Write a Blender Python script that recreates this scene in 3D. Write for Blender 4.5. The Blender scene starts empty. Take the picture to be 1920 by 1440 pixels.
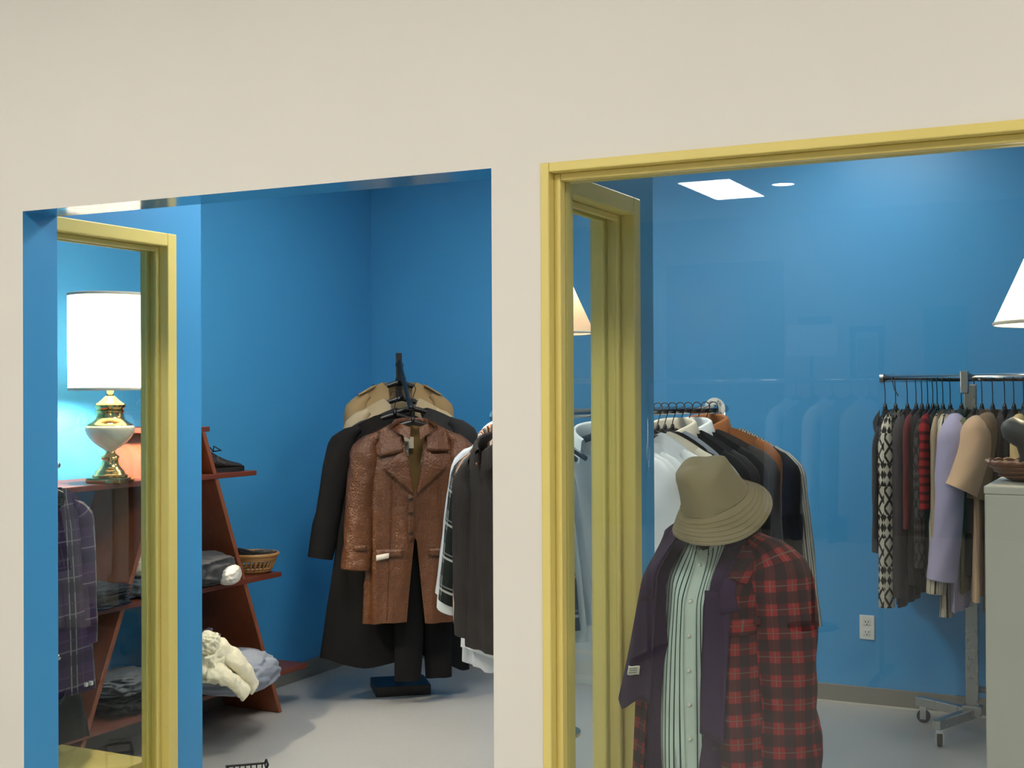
import bpy, bmesh, math, random
from mathutils import Vector, Matrix, noise
from mathutils.bvhtree import BVHTree
PI = math.pi
SC = bpy.context.scene
COL = SC.collection

# ------------------------------------------------------------------ camera
F, YAW, PIT, ROL, H = 2429.3, 0.4648, 0.0062, -0.0047, 1.5
fw = Vector((-math.sin(YAW) * math.cos(PIT), math.cos(YAW) * math.cos(PIT), math.sin(PIT)))
r0 = Vector((math.cos(YAW), math.sin(YAW), 0)); u0 = r0.cross(fw)
rt = r0 * math.cos(ROL) + u0 * math.sin(ROL); up = -r0 * math.sin(ROL) + u0 * math.cos(ROL)
cam = bpy.data.objects.new('camera', bpy.data.cameras.new('camera')); COL.objects.link(cam)
m3 = Matrix((rt, up, -fw)).transposed(); cam.matrix_world = Matrix.Translation((0, 0, H)) @ m3.to_4x4()
cam.data.sensor_width = 36; cam.data.lens = F / 1920 * 36; cam.data.clip_start = 0.05
SC.camera = cam
vs = SC.view_settings
vs.view_transform = 'Standard'; vs.look = 'None'; vs.gamma = 1; vs.use_curve_mapping = False
vs.exposure = -0.13
w = bpy.data.worlds.new('world'); SC.world = w; w.use_nodes = True
w.node_tree.nodes['Background'].inputs[0].default_value = (0.05, 0.05, 0.055, 1)
w.node_tree.nodes['Background'].inputs[1].default_value = 0.3
STORE_L, ROOM_L, LAMP_W = 37.0, 12.5, 46.0      # panel radiance in the shop, in the room, lamp bulb watts

# ------------------------------------------------------------------ measuring helpers
def ray(px, py):
    a, b = px - 960, py - 720; c, s = math.cos(ROL), math.sin(ROL)
    u = c * a + s * b; v = -s * a + c * b; xc, zc = u / F, -v / F
    d = math.cos(PIT) - zc * math.sin(PIT); z = math.sin(PIT) + zc * math.cos(PIT)
    return Vector((xc * math.cos(YAW) - d * math.sin(YAW), xc * math.sin(YAW) + d * math.cos(YAW), z)), d
def at(px, py, X=None, Y=None, Z=None, d=None):
    r, dd = ray(px, py)
    t = X / r.x if X is not None else Y / r.y if Y is not None else (Z - H) / r.z if Z is not None else d / dd
    return Vector((r.x * t, r.y * t, H + r.z * t))

# ------------------------------------------------------------------ materials
def lin(c):
    o = [((v / 255) / 12.92 if v / 255 <= .04045 else ((v / 255 + .055) / 1.055) ** 2.4) for v in c]
    return (o[0], o[1], o[2], 1)
class NT:
    def __init__(s, name):
        s.m = bpy.data.materials.new(name); s.m.use_nodes = True; s.t = s.m.node_tree
        s.b = s.t.nodes['Principled BSDF']; s.out = s.t.nodes['Material Output']
    def n(s, typ, **kw):
        x = s.t.nodes.new(typ)
        for k, v in kw.items(): setattr(x, k, v)
        return x
    def l(s, a, b): s.t.links.new(a, b)
    def math(s, op, a, b=None):
        x = s.n('ShaderNodeMath', operation=op)
        for i, v in enumerate((a, b)):
            if v is None: continue
            if isinstance(v, (int, float)): x.inputs[i].default_value = v
            else: s.l(v, x.inputs[i])
        return x.outputs[0]
    def mix(s, f, a, b):
        x = s.n('ShaderNodeMix', data_type='RGBA')
        if isinstance(f, (int, float)): x.inputs[0].default_value = f
        else: s.l(f, x.inputs[0])
        for i, v in ((6, a), (7, b)):
            if isinstance(v, tuple): x.inputs[i].default_value = v
            else: s.l(v, x.inputs[i])
        return x.outputs[2]
    def coord(s, kind='UV', scale=(1, 1, 1)):
        tc = s.n('ShaderNodeTexCoord'); mp = s.n('ShaderNodeMapping'); mp.inputs['Scale'].default_value = scale
        s.l(tc.outputs[kind], mp.inputs[0]); return mp.outputs[0]
    def noise(s, vec, sc, det=3, rough=.55):
        x = s.n('ShaderNodeTexNoise'); x.inputs['Scale'].default_value = sc; x.inputs['Detail'].default_value = det
        x.inputs['Roughness'].default_value = rough; s.l(vec, x.inputs['Vector']); return x.outputs['Fac']
    def bump(s, h, st, dist=.01):
        x = s.n('ShaderNodeBump'); x.inputs['Strength'].default_value = st; x.inputs['Distance'].default_value = dist
        s.l(h, x.inputs['Height']); s.l(x.outputs[0], s.b.inputs['Normal'])
    def band(s, c, per, a, b):
        f = s.math('FRACT', s.math('ADD', s.math('DIVIDE', c, per), 100.0))
        return s.math('MULTIPLY', s.math('GREATER_THAN', f, a), s.math('LESS_THAN', f, b))
    def uv(s):
        sp = s.n('ShaderNodeSeparateXYZ'); s.l(s.coord('UV'), sp.inputs[0]); return sp.outputs[0], sp.outputs[1]
MATS = {}
def reg(f):
    def g(*a, **k):
        key = (f.__name__, str(a), str(sorted(k.items())))
        if key not in MATS: MATS[key] = f(*a, **k)
        return MATS[key]
    return g
@reg
def paint(name, c, rough=.5, var=.04, bump=.03, spec=.5, vs_=3):
    t = NT(name); v = t.coord('Object'); f = t.noise(v, vs_, 4)
    t.l(t.mix(f, tuple(x * (1 - var) for x in lin(c)[:3]) + (1,), tuple(min(1, x * (1 + var)) for x in lin(c)[:3]) + (1,)), t.b.inputs['Base Color'])
    t.b.inputs['Roughness'].default_value = rough; t.b.inputs['Specular IOR Level'].default_value = spec
    if bump: t.bump(t.noise(v, 260, 2), bump, .002)
    return t.m
@reg
def metal(name, c, rough=.12, mtl=1.0):
    t = NT(name); v = t.coord('Object'); f = t.noise(v, 30, 3)
    t.b.inputs['Base Color'].default_value = lin(c); t.b.inputs['Metallic'].default_value = mtl
    t.l(t.math('ADD', t.math('MULTIPLY', f, .08), rough - .04), t.b.inputs['Roughness']); return t.m
@reg
def cloth(name, c, var=.18, rough=.85, weave=700, sheen=.1, bump=.12, tr=0.0):
    t = NT(name); v = t.coord('Object'); f = t.noise(v, 7, 4)
    a = tuple(x * (1 - var) for x in lin(c)[:3]) + (1,); b = tuple(min(1, x * (1 + var)) for x in lin(c)[:3]) + (1,)
    t.l(t.mix(f, a, b), t.b.inputs['Base Color'])
    t.b.inputs['Roughness'].default_value = rough; t.b.inputs['Sheen Weight'].default_value = sheen
    t.b.inputs['Specular IOR Level'].default_value = .25
    h = t.math('MULTIPLY', t.noise(v, 14, 2), 4.0); t.bump(h, bump, .008)
    return t.m
def fin_cloth(t, col, bump=.12, rough=.85):
    v = t.coord('Object'); f = t.noise(v, 9, 4)
    t.l(t.mix(t.math('MULTIPLY', f, .3), col, (0, 0, 0, 1)), t.b.inputs['Base Color'])
    t.b.inputs['Roughness'].default_value = rough; t.b.inputs['Specular IOR Level'].default_value = .2
    t.bump(t.math('MULTIPLY', t.noise(v, 14, 2), 4.0), bump, .008); return t.m
@reg
def striped(name, base, stripes, per, vert=True, wob=0.0):
    """stripes: list of (start, end, colour) in fractions of the period"""
    t = NT(name); u, v = t.uv(); c = u if vert else v
    col = lin(base)
    for a, b, cc in stripes: col = t.mix(t.band(c, per, a, b), col, lin(cc))
    if isinstance(col, tuple): col = t.mix(0.0, col, col)
    return fin_cloth(t, col)
@reg
def plaid(name, base, us, vs2, per, alpha=.62):
    t = NT(name); u, v = t.uv(); col = lin(base)
    for a, b, cc in us: col = t.mix(t.math('MULTIPLY', t.band(u, per, a, b), alpha), col, lin(cc))
    for a, b, cc in vs2: col = t.mix(t.math('MULTIPLY', t.band(v, per, a, b), alpha), col, lin(cc))
    return fin_cloth(t, col)
@reg
def nordic(name, light, dark):
    t = NT(name); u, v = t.uv()
    def tri(c, per): return t.math('ABSOLUTE', t.math('SUBTRACT', t.math('FRACT', t.math('ADD', t.math('DIVIDE', c, per), 100.0)), .5))
    dsum = t.math('ADD', tri(u, .06), tri(v, .075))
    dia = t.math('MULTIPLY', t.math('GREATER_THAN', dsum, .36), t.math('LESS_THAN', dsum, .62))
    zig = t.math('GREATER_THAN', t.math('ADD', tri(u, .03), tri(v, .045)), .52)
    row = t.band(v, .22, .0, .55)
    col = t.mix(t.math('MULTIPLY', dia, row), lin(light), lin(dark))
    col = t.mix(t.math('MULTIPLY', zig, t.math('SUBTRACT', 1.0, row)), col, lin(dark))
    return fin_cloth(t, col, .5)
@reg
def leather(name, c):
    t = NT(name); v = t.coord('Object'); f = t.noise(v, 6, 5, .65); f2 = t.noise(v, 30, 3)
    col = t.mix(f, tuple(x * .55 for x in lin(c)[:3]) + (1,), tuple(x * 1.35 for x in lin(c)[:3]) + (1,))
    t.l(t.mix(t.math('MULTIPLY', f2, .25), col, (.02, .008, .004, 1)), t.b.inputs['Base Color'])
    t.b.inputs['Roughness'].default_value = .36; t.b.inputs['Specular IOR Level'].default_value = .5
    vo = t.n('ShaderNodeTexVoronoi'); vo.inputs['Scale'].default_value = 160; t.l(v, vo.inputs['Vector'])
    h = t.math('ADD', t.math('MULTIPLY', vo.outputs['Distance'], .5), t.math('MULTIPLY', t.noise(v, 12, 4), 4)); t.bump(h, .45, .01); return t.m
@reg
def corduroy(name, c):
    t = NT(name); u, v = t.uv(); v3 = t.coord('Object'); f = t.noise(v3, 9, 3)
    t.l(t.mix(f, tuple(x * .7 for x in lin(c)[:3]) + (1,), tuple(x * 1.4 for x in lin(c)[:3]) + (1,)), t.b.inputs['Base Color'])
    s = t.math('SINE', t.math('MULTIPLY', u, 2 * PI / .008)); t.bump(s, .5, .003)
    t.b.inputs['Roughness'].default_value = .9; t.b.inputs['Specular IOR Level'].default_value = .15; return t.m
@reg
def wood(name, c, axis=1):
    t = NT(name); sc = [14, 14, 14]; sc[axis] = 1.2
    v = t.coord('Object', tuple(sc)); f = t.noise(v, 2.2, 6, .62); f2 = t.noise(v, 9, 3)
    col = t.mix(f, tuple(x * .6 for x in lin(c)[:3]) + (1,), tuple(x * 1.35 for x in lin(c)[:3]) + (1,))
    t.l(t.mix(t.math('MULTIPLY', f2, .3), col, tuple(x * .35 for x in lin(c)[:3]) + (1,)), t.b.inputs['Base Color'])
    t.b.inputs['Roughness'].default_value = .42; t.bump(f2, .08, .003); return t.m
@reg
def emit(name, c, st):
    t = NT(name); t.b.inputs['Base Color'].default_value = lin(c); t.b.inputs['Emission Color'].default_value = lin(c)
    t.b.inputs['Emission Strength'].default_value = st; return t.m
@reg
def shade_mat(name, c, em):
    t = NT(name); d = t.n('ShaderNodeBsdfDiffuse'); tr = t.n('ShaderNodeBsdfTranslucent'); mx = t.n('ShaderNodeMixShader'); mx.inputs[0].default_value = .55
    d.inputs[0].default_value = lin(c); tr.inputs[0].default_value = lin(c)
    e = t.n('ShaderNodeEmission'); e.inputs[0].default_value = lin(c); e.inputs[1].default_value = em
    ad = t.n('ShaderNodeAddShader')
    t.l(d.outputs[0], mx.inputs[1]); t.l(tr.outputs[0], mx.inputs[2]); t.l(mx.outputs[0], ad.inputs[0]); t.l(e.outputs[0], ad.inputs[1])
    t.l(ad.outputs[0], t.out.inputs[0]); return t.m
@reg
def pane(name, tint=(.93, .96, .96, 1)):
    t = NT(name); tr = t.n('ShaderNodeBsdfTransparent'); tr.inputs[0].default_value = tint
    g = t.n('ShaderNodeBsdfGlossy'); g.inputs['Roughness'].default_value = .0; g.inputs[0].default_value = (1, 1, 1, 1)
    fr = t.n('ShaderNodeFresnel'); fr.inputs[0].default_value = 1.52
    geo = t.n('ShaderNodeNewGeometry')
    fac = t.math('MINIMUM', t.math('MULTIPLY', fr.outputs[0], 1.25), 1.0)
    # a back face of the pane reflects as weakly as its front
    fac = t.math('MULTIPLY', fac, t.math('SUBTRACT', 1.0, geo.outputs['Backfacing']))
    mx = t.n('ShaderNodeMixShader'); t.l(fac, mx.inputs[0]); t.l(tr.outputs[0], mx.inputs[1]); t.l(g.outputs[0], mx.inputs[2])
    t.l(mx.outputs[0], t.out.inputs[0]); return t.m

BEIGE = paint('beige_wall_paint', (222, 218, 210), .55, .02, .02)
BLUE = paint('blue_wall_paint', (66, 150, 206), .38, .03, .03)
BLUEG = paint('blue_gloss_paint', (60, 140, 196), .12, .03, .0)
YEL = paint('yellow_trim_paint', (222, 204, 120), .33, .05, .03)
BLACKM = paint('black_metal', (14, 14, 15), .4, .1, .0)
CHROME = metal('chrome', (215, 215, 215), .1)
STEEL = metal('brushed_steel', (178, 178, 174), .28)
BRASS = metal('brass', (216, 184, 116), .14)
HANG = paint('black_hanger_plastic', (16, 16, 17), .35, .1, .0)
WHITEP = paint('white_plastic', (232, 230, 222), .4, .02, .0)
HOOKM = metal('dark_wire', (70, 70, 72), .3)
RUB = paint('black_rubber', (30, 27, 26), .7, .1, .0)
TEAK = wood('red_brown_wood', (122, 66, 40)); TEAKX = wood('red_brown_wood_shelf', (116, 56, 38), 1); TEAKZ = wood('red_brown_wood_panel', (146, 80, 50), 2)
GLASS = pane('clear_glass')

# ------------------------------------------------------------------ object helpers
def link(name, me, mat, parent=None, smooth=True):
    if mat is not None:
        for m in (mat if isinstance(mat, (list, tuple)) else [mat]): me.materials.append(m)
    if smooth: me.polygons.foreach_set('use_smooth', [True] * len(me.polygons))
    o = bpy.data.objects.new(name, me); COL.objects.link(o)
    if parent: o.parent = parent
    return o
def from_bm(bm, name):
    bmesh.ops.recalc_face_normals(bm, faces=bm.faces)
    me = bpy.data.meshes.new(name); bm.to_mesh(me); bm.free(); return me
def obj(name, bm, mat, parent=None, smooth=False, ang=None):
    o = link(name, from_bm(bm, name), mat, parent, smooth)
    if ang: o.data.set_sharp_from_angle(angle=math.radians(ang))
    return o
def thing(name, label, cat, loc=(0, 0, 0), rz=0, group=None):
    o = bpy.data.objects.new(name, None); COL.objects.link(o); o.location = loc; o.rotation_euler = (0, 0, rz)
    return tag(o, label, cat, group)
def tag(o, label, cat, group=None):
    o['label'] = label; o['category'] = cat
    if group: o['group'] = group
    return o
def structure(o, label=None):
    o['kind'] = 'structure'
    if label: o['label'] = label
    return o
def bx(bm, a, b, bev=0.0, seg=2):
    a, b = Vector(a), Vector(b); lo = Vector(map(min, a, b)); hi = Vector(map(max, a, b))
    r = bmesh.ops.create_cube(bm, size=1, matrix=Matrix.Translation((lo + hi) / 2) @ Matrix.Diagonal((*(hi - lo), 1)))
    if bev:
        es = list({e for v in r['verts'] for e in v.link_edges})
        bmesh.ops.bevel(bm, geom=es, offset=bev, segments=seg, affect='EDGES', profile=.5)
    return bm
def box(a, b, bev=0.0, seg=2): return bx(bmesh.new(), a, b, bev, seg)
def tube(bm, pts, rad, seg=10, cap=True, ry=None, axis=None, closed=False, uvl=None):
    """a tube through pts; rad scalar or list; ry: second radius along axis"""
    pts = [Vector(p) for p in pts]; n = len(pts); rings = []; prev = None; vlen = 0
    for i, p in enumerate(pts):
        tg = (pts[(i + 1) % n] - pts[i - 1]) if closed else (pts[min(i + 1, n - 1)] - pts[max(i - 1, 0)])
        tg = tg.normalized()
        if axis is not None: a = Vector(axis)
        elif prev is not None: a = prev
        else: a = Vector((0, 0, 1)) if abs(tg.z) < .9 else Vector((1, 0, 0))
        a = (a - tg * a.dot(tg)).normalized(); prev = a; b = tg.cross(a)
        r1 = rad[i] if isinstance(rad, (list, tuple)) else rad
        r2 = r1 if ry is None else (ry[i] if isinstance(ry, (list, tuple)) else ry)
        rings.append([bm.verts.new(p + a * math.cos(2 * PI * k / seg) * r2 + b * math.sin(2 * PI * k / seg) * r1) for k in range(seg)])
    for i in range(n if closed else n - 1):
        A, B = rings[i], rings[(i + 1) % n]
        for k in range(seg): bm.faces.new((A[k], A[(k + 1) % seg], B[(k + 1) % seg], B[k]))
    if cap and not closed: bm.faces.new(rings[0][::-1]); bm.faces.new(rings[-1])
    return bm
def lathe(bm, prof, seg=32, c=(0, 0, 0), cap=False):
    c = Vector(c); rings = []
    for r, z in prof:
        if r < 1e-5: rings.append([bm.verts.new(c + Vector((0, 0, z)))])
        else: rings.append([bm.verts.new(c + Vector((r * math.cos(2 * PI * k / seg), r * math.sin(2 * PI * k / seg), z))) for k in range(seg)])
    for A, B in zip(rings, rings[1:]):
        for k in range(seg):
            a = [A[k % len(A)], A[(k + 1) % len(A)], B[(k + 1) % len(B)], B[k % len(B)]]
            f = []
            for v in a:
                if v not in f: f.append(v)
            if len(f) > 2: bm.faces.new(f)
    return bm
def text_obj(name, s, size, mat, parent, loc, rot, depth=.0004):
    cu = bpy.data.curves.new(name, 'FONT'); cu.body = s; cu.size = size; cu.extrude = depth; cu.align_x = 'CENTER'; cu.align_y = 'CENTER'
    tmp = bpy.data.objects.new('tmp', cu); COL.objects.link(tmp)
    me = bpy.data.meshes.new_from_object(tmp); bpy.data.objects.remove(tmp)
    o = link(name, me, mat, parent, False); o.location = loc; o.rotation_euler = rot; return o
def sm(t): t = max(0, min(1, t)); return t * t * (3 - 2 * t)
def lerp(a, b, t): return a + (b - a) * t
def nz(x, y, z): return noise.noise(Vector((x, y, z)))
def grid_mesh(name, V, cols, rows, wrap, uvs, skip=None):
    faces = []; fuv = []
    cc = cols if wrap else cols - 1
    for j in range(rows - 1):
        for i in range(cc):
            if skip and skip(i, j): continue
            i2 = (i + 1) % cols
            faces.append((j * cols + i, j * cols + i2, (j + 1) * cols + i2, (j + 1) * cols + i))
            fuv += [uvs(i, j), uvs(i + 1, j), uvs(i + 1, j + 1), uvs(i, j + 1)]
    me = bpy.data.meshes.new(name); me.from_pydata(V, [], faces)
    l = me.uv_layers.new(name='UVMap')
    l.data.foreach_set('uv', [c for uv in fuv for c in uv]); me.validate(); return me
# ------------------------------------------------------------------ structure
YF, YI, YB, XL, XR, ZD, CR, CS = 2.718, 2.849, 6.274, -4.045, 2.0, 2.03, 2.78, 3.4
DL, DR, WL, WR = -2.946, -1.415, -1.285, 1.25
SX0, SX1, SY0 = -8.0, 5.0, -8.2
bm = bmesh.new()
for a, b in [((SX0, YF, 0), (DL, YI, CS)), ((DL, YF, ZD), (DR, YI, CS)), ((DR, YF, 0), (WL, YI, CS)),
             ((WL, YF, ZD), (WR, YI, CS)), ((WL, YF, 0), (WR, YI, .25)), ((WR, YF, 0), (SX1, YI, CS))]: bx(bm, a, b)
bmesh.ops.recalc_face_normals(bm, faces=bm.faces)
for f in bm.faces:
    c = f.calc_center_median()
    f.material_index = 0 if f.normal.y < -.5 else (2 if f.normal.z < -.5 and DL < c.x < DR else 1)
me = bpy.data.meshes.new('wall_front'); bm.to_mesh(me); bm.free()
structure(link('wall_front', me, [BEIGE, BLUE, BLUEG], None, False), 'beige front wall with a blue painted doorway reveal')
structure(obj('wall_back', box((XL - .1, YB, 0), (XR + .1, YB + .1, CR)), BLUE))
structure(obj('wall_left', box((XL - .1, YI, 0), (XL, YB, CR)), BLUE))
structure(obj('wall_right', box((XR, YI, 0), (XR + .1, YB, CR)), BLUE))
t = NT('floor_vinyl'); v = t.coord('Object'); f1 = t.noise(v, 1.3, 4); f2 = t.noise(v, 90, 2)
c = t.mix(f1, lin((168, 168, 165)), lin((190, 190, 187))); c = t.mix(t.math('MULTIPLY', t.math('GREATER_THAN', f2, .66), .35), c, lin((120, 116, 108)))
t.l(c, t.b.inputs['Base Color']); t.b.inputs['Roughness'].default_value = .34; t.bump(t.noise(v, 40, 3), .04, .003)
structure(obj('floor', box((SX0, SY0, -.1), (SX1, YB + .1, 0)), t.m), 'pale grey speckled vinyl floor')
structure(obj('ceiling', box((XL - .1, YI, CR), (XR + .1, YB + .1, CR + .1)), paint('white_ceiling', (228, 228, 224), .8)))
SHOPW = paint('shop_wall_paint', (150, 147, 141), .6)
structure(obj('ceiling_shop', box((SX0, SY0, CS), (SX1, YI, CS + .1)), paint('shop_ceiling', (196, 194, 188), .8)))
structure(obj('wall_shop_left', box((SX0 - .1, SY0, 0), (SX0, YF, CS)), SHOPW))
structure(obj('wall_shop_right', box((SX1, SY0, 0), (SX1 + .1, YF, CS)), SHOPW))
YG = 2.772
def mir(px, py, **k): p = at(px, py, **k); return Vector((p.x, 2 * YG - p.y, p.z))
YM = 2 * YG - SY0                                   # shop back wall, seen mirrored in the pane
structure(obj('wall_shop_back', box((SX0, SY0 - .1, 0), (SX1, SY0, CS)), SHOPW))
GREYB = paint('grey_baseboard', (128, 124, 116), .45)
bb = obj('baseboard_back', box((XL, YB - .012, 0), (XR, YB, .09), .003), GREYB); structure(bb)
structure(obj('baseboard_left', box((XL, YI, 0), (XL + .012, YB - .012, .09), .003), GREYB))
structure(obj('trim_1', box((XL, YB - .018, 0), (XR, YB - .012, .012), .002), paint('pale_caulk', (196, 192, 182), .4)), 'thin pale strip along the foot of the baseboard')

# partition stubs either side of the recessed entry, each with a yellow framed window
def stub(name, xa, xb, y1, oy0, oy1, oz0, oz1):
    b = bmesh.new()
    bx(b, (xa, YI, 0), (xb, oy0, CR)); bx(b, (xa, oy1, 0), (xb, y1, CR)); bx(b, (xa, oy0, 0), (xb, oy1, oz0)); bx(b, (xa, oy0, oz1), (xb, oy1, CR))
    structure(obj(name, b, BLUE))
def frame_x(n, xa, xb, y0, y1, z0, z1, face_w, near, first=0):
    """window in a wall across x; near = +1 when the side towards +x is the one in view"""
    r = bpy.data.objects.new('window_%d' % n, None); COL.objects.link(r); structure(r)
    e = .008; xa2, xb2 = xa - e, xb + e; w_ = face_w; xm = (xa + xb) / 2; s0, s1 = xm - .016, xm + .016; sw = .018
    y0 -= first
    for nm, a, b in [('jamb', (xa2, y0 + first, z0), (xb2, y0 + w_, z1)), ('jamb', (xa2, y1 - w_, z0), (xb2, y1, z1)),
                     ('head', (xa2, y0 + w_, z1 - w_), (xb2, y1 - w_, z1)), ('sill', (xa2, y0 + w_, z0), (xb2, y1 - w_, z0 + w_)),
                     ('stop', (s0 - .012, y0 + w_, z0 + w_), (s0, y0 + w_ + sw, z1 - w_)), ('stop', (s0 - .012, y1 - w_ - sw, z0 + w_), (s0, y1 - w_, z1 - w_)),
                     ('stop', (s1, y0 + w_, z0 + w_), (s1 + .012, y0 + w_ + sw, z1 - w_)), ('stop', (s1, y1 - w_ - sw, z0 + w_), (s1 + .012, y1 - w_, z1 - w_)),
                     ('stop', (s0 - .012, y0 + w_ + sw, z1 - w_ - sw), (s0, y1 - w_ - sw, z1 - w_)), ('stop', (s1, y0 + w_ + sw, z1 - w_ - sw), (s1 + .012, y1 - w_ - sw, z1 - w_))]:
        obj(nm, box(a, b, .004), YEL, r)
    obj('pane', box((xm - .003, y0 + w_ - .005, z0 + w_ - .005), (xm + .003, y1 - w_ + .005, z1 - w_ + .005)), GLASS, r)
stub('wall_entry_left', -3.16, -3.05, 3.62, 2.87, 3.485, .12, 2.05)
frame_x(2, -3.16, -3.05, 2.87, 3.485, .12, 2.05, .045, 1)
stub('wall_entry_right', DR - .03, -1.325, 3.565, 2.853, 3.445, .12, 2.045)
frame_x(3, DR - .03, -1.325, 2.853, 3.445, .12, 2.045, .05, 1, .032)

# front shop window: stepped yellow frame and pane
r = bpy.data.objects.new('window_1', None); COL.objects.link(r); structure(r, 'large front window with a stepped yellow frame')
def ring_y(x0, x1, z0, z1, w_, ya, yb, nm):
    for n_, a, b in [('jamb', (x0, ya, z0), (x0 + w_, yb, z1)), ('jamb', (x1 - w_, ya, z0), (x1, yb, z1)),
                     ('head', (x0 + w_, ya, z1 - w_), (x1 - w_, yb, z1)), ('sill', (x0 + w_, ya, z0), (x1 - w_, yb, z0 + w_))]:
        obj(n_ if nm == 'frame' else nm, box(a, b, .003), YEL, r)
ring_y(WL, WR, .25, ZD, .022, YF - .006, YI + .004, 'frame')
ring_y(WL + .022, WR - .022, .272, ZD - .022, .017, YF + .022, YG - .004, 'stop')
ring_y(WL + .022, WR - .022, .272, ZD - .022, .017, YG + .004, YG + .03, 'stop')
obj('pane', box((WL + .03, YG - .003, .28), (WR - .03, YG + .003, ZD - .03)), GLASS, r)

# ------------------------------------------------------------------ ceiling lights
def troffer(name, x, y, z, sx, sy, L, label, col=(255, 250, 240)):
    t_ = thing(name, label, 'ceiling light', (x, y, z), 0, 'ceiling light panels')
    b = bmesh.new()
    for a, c in [((-sx, -sy, -.012), (sx, -sy + .025, 0)), ((-sx, sy - .025, -.012), (sx, sy, 0)), ((-sx, -sy + .025, -.012), (-sx + .025, sy - .025, 0)), ((sx - .025, -sy + .025, -.012), (sx, sy - .025, 0))]: bx(b, a, c)
    obj('frame', b, WHITEP, t_)
    obj('diffuser', box((-sx + .025, -sy + .025, -.008), (sx - .025, sy - .025, -.002)), emit('diffuser_%d' % int(L * 10), col, L), t_)
q = [mir(*p, Z=CS) for p in ((1270, 340), (1372, 332), (1435, 367), (1340, 375))]
cx = sum(p.x for p in q) / 4; cy = sum(p.y for p in q) / 4
troffer('ceiling_light', cx, cy, CS, .27, .62, STORE_L, 'white light panel mirrored in the front window')
for i, (x, y, wd) in enumerate([(-5.0, .6, 'farthest left'), (-2.2, .2, 'left of the camera'), (.6, .2, 'right of the camera'), (3.2, .6, 'farthest right'), (1.0, -5.2, 'at the back right'), (-6.0, -5.4, 'at the back left')]):
    troffer('ceiling_light', x, y, CS, .3, .61, STORE_L, 'white light panel in the shop ceiling, ' + wd)
troffer('ceiling_light', -1.2, 5.45, CR, .3, .5, ROOM_L * .78, 'white light panel above the steel garment rack')
troffer('ceiling_light', -2.2, 3.95, CR, .3, .3, ROOM_L * 3.0, 'white light panel above the entry of the blue room')
troffer('ceiling_light', -3.0, 5.0, CR, .3, .3, ROOM_L * .75, 'added white light panel brightening the walls around the coat stand')  # invented fixture, added to lift the blue walls behind the doorway
p = mir(1469, 344, Z=CS)
dl = thing('downlight', 'small round downlight mirrored in the front window', 'ceiling light', p)
obj('trim_ring', lathe(bmesh.new(), [(.1, -.012), (.12, -.012), (.122, 0), (.1, 0), (.1, -.012)], 32), WHITEP, dl, True)
obj('lens', lathe(bmesh.new(), [(0, -.009), (.1, -.009), (.1, -.002), (0, -.002)], 32), emit('downlight_lens', (255, 250, 240), STORE_L), dl)

# ------------------------------------------------------------------ things on the shop's back wall, seen mirrored in the pane
a, b2 = mir(1592, 612, Y=YM - .05), mir(1657, 716, Y=YM - .05)
t_ = thing('picture_frame', 'framed grey print hanging on the shop wall, mirrored in the window', 'picture', ((a.x + b2.x) / 2, SY0, (a.z + b2.z) / 2))
hw, hh = abs(a.x - b2.x) / 2, abs(a.z - b2.z) / 2
b = bmesh.new()
for s in (-1, 1):
    bx(b, (s * hw, 0, -hh), (s * (hw - .06), .03, hh), .004); bx(b, (-hw + .06, 0, s * hh), (hw - .06, .03, s * (hh - .06)), .004)
obj('frame', b, paint('dark_frame', (50, 44, 40), .4), t_)
obj('mat_board', box((-hw + .06, .004, -hh + .06), (hw - .06, .012, hh - .06)), paint('mat_board', (150, 150, 148), .8), t_)
tt = NT('grey_print'); vv = tt.coord('Object'); tt.l(tt.mix(tt.noise(vv, 7, 4), lin((40, 42, 46)), lin((150, 150, 150))), tt.b.inputs['Base Color'])
obj('print', box((-hw * .55, .013, -hh * .65), (hw * .55, .016, hh * .55)), tt.m, t_)
def flat(name, label, cat, x0, y0, x1, y1, mat, Yoff=.05, th=.03):
    a, b3 = mir(x0, y0, Y=YM - Yoff), mir(x1, y1, Y=YM - Yoff)
    return a, b3, mat
a, b2 = mir(1495, 594, Y=YM - .05), mir(1558, 612, Y=YM - .05)
tag(obj('wall_sign', box((a.x, SY0, a.z), (b2.x, SY0 + .03, b2.z), .005), paint('dark_sign', (70, 70, 72), .5)), 'dark narrow sign high on the shop wall, mirrored in the window', 'sign')
a, b2 = mir(1732, 576, Y=YM - .05), mir(1812, 576, Y=YM - .05)
dr = obj('door_1', box((a.x, SY0, 0), (b2.x, SY0 + .04, a.z), .005), paint('teal_door', (60, 120, 116), .5)); structure(dr, 'teal door in the shop back wall')
obj('door_handle', tube(bmesh.new(), [(a.x + .12, SY0 + .04, 1.0), (a.x + .12, SY0 + .09, 1.0), (a.x + .24, SY0 + .09, 1.0)], .012, 10), CHROME, dr)
a, b2 = mir(1250, 590, Y=YM - .05), mir(1468, 590, Y=YM - .05)
tag(obj('dark_area_slab', box((a.x, SY0, .02), (b2.x, SY0 + .05, 2.9)), cloth('charcoal_slab', (74, 76, 80))), 'dark grey slab standing in for the darker part of the shop', 'dark slab')  # no real curtain: dark slab added for the deeper, darker stretch in the reflection
a = mir(1522, 668, Y=8.2)
t_ = thing('sign_stand', 'white sign on a pole stand in the shop, mirrored in the window', 'sign', (a.x, a.y, 0))
obj('base', lathe(bmesh.new(), [(0, 0), (.16, 0), (.16, .015), (.03, .025), (0, .025)], 24), BLACKM, t_, True)
obj('pole', tube(bmesh.new(), [(0, 0, .02), (0, 0, a.z)], .012, 10), BLACKM, t_)
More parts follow.
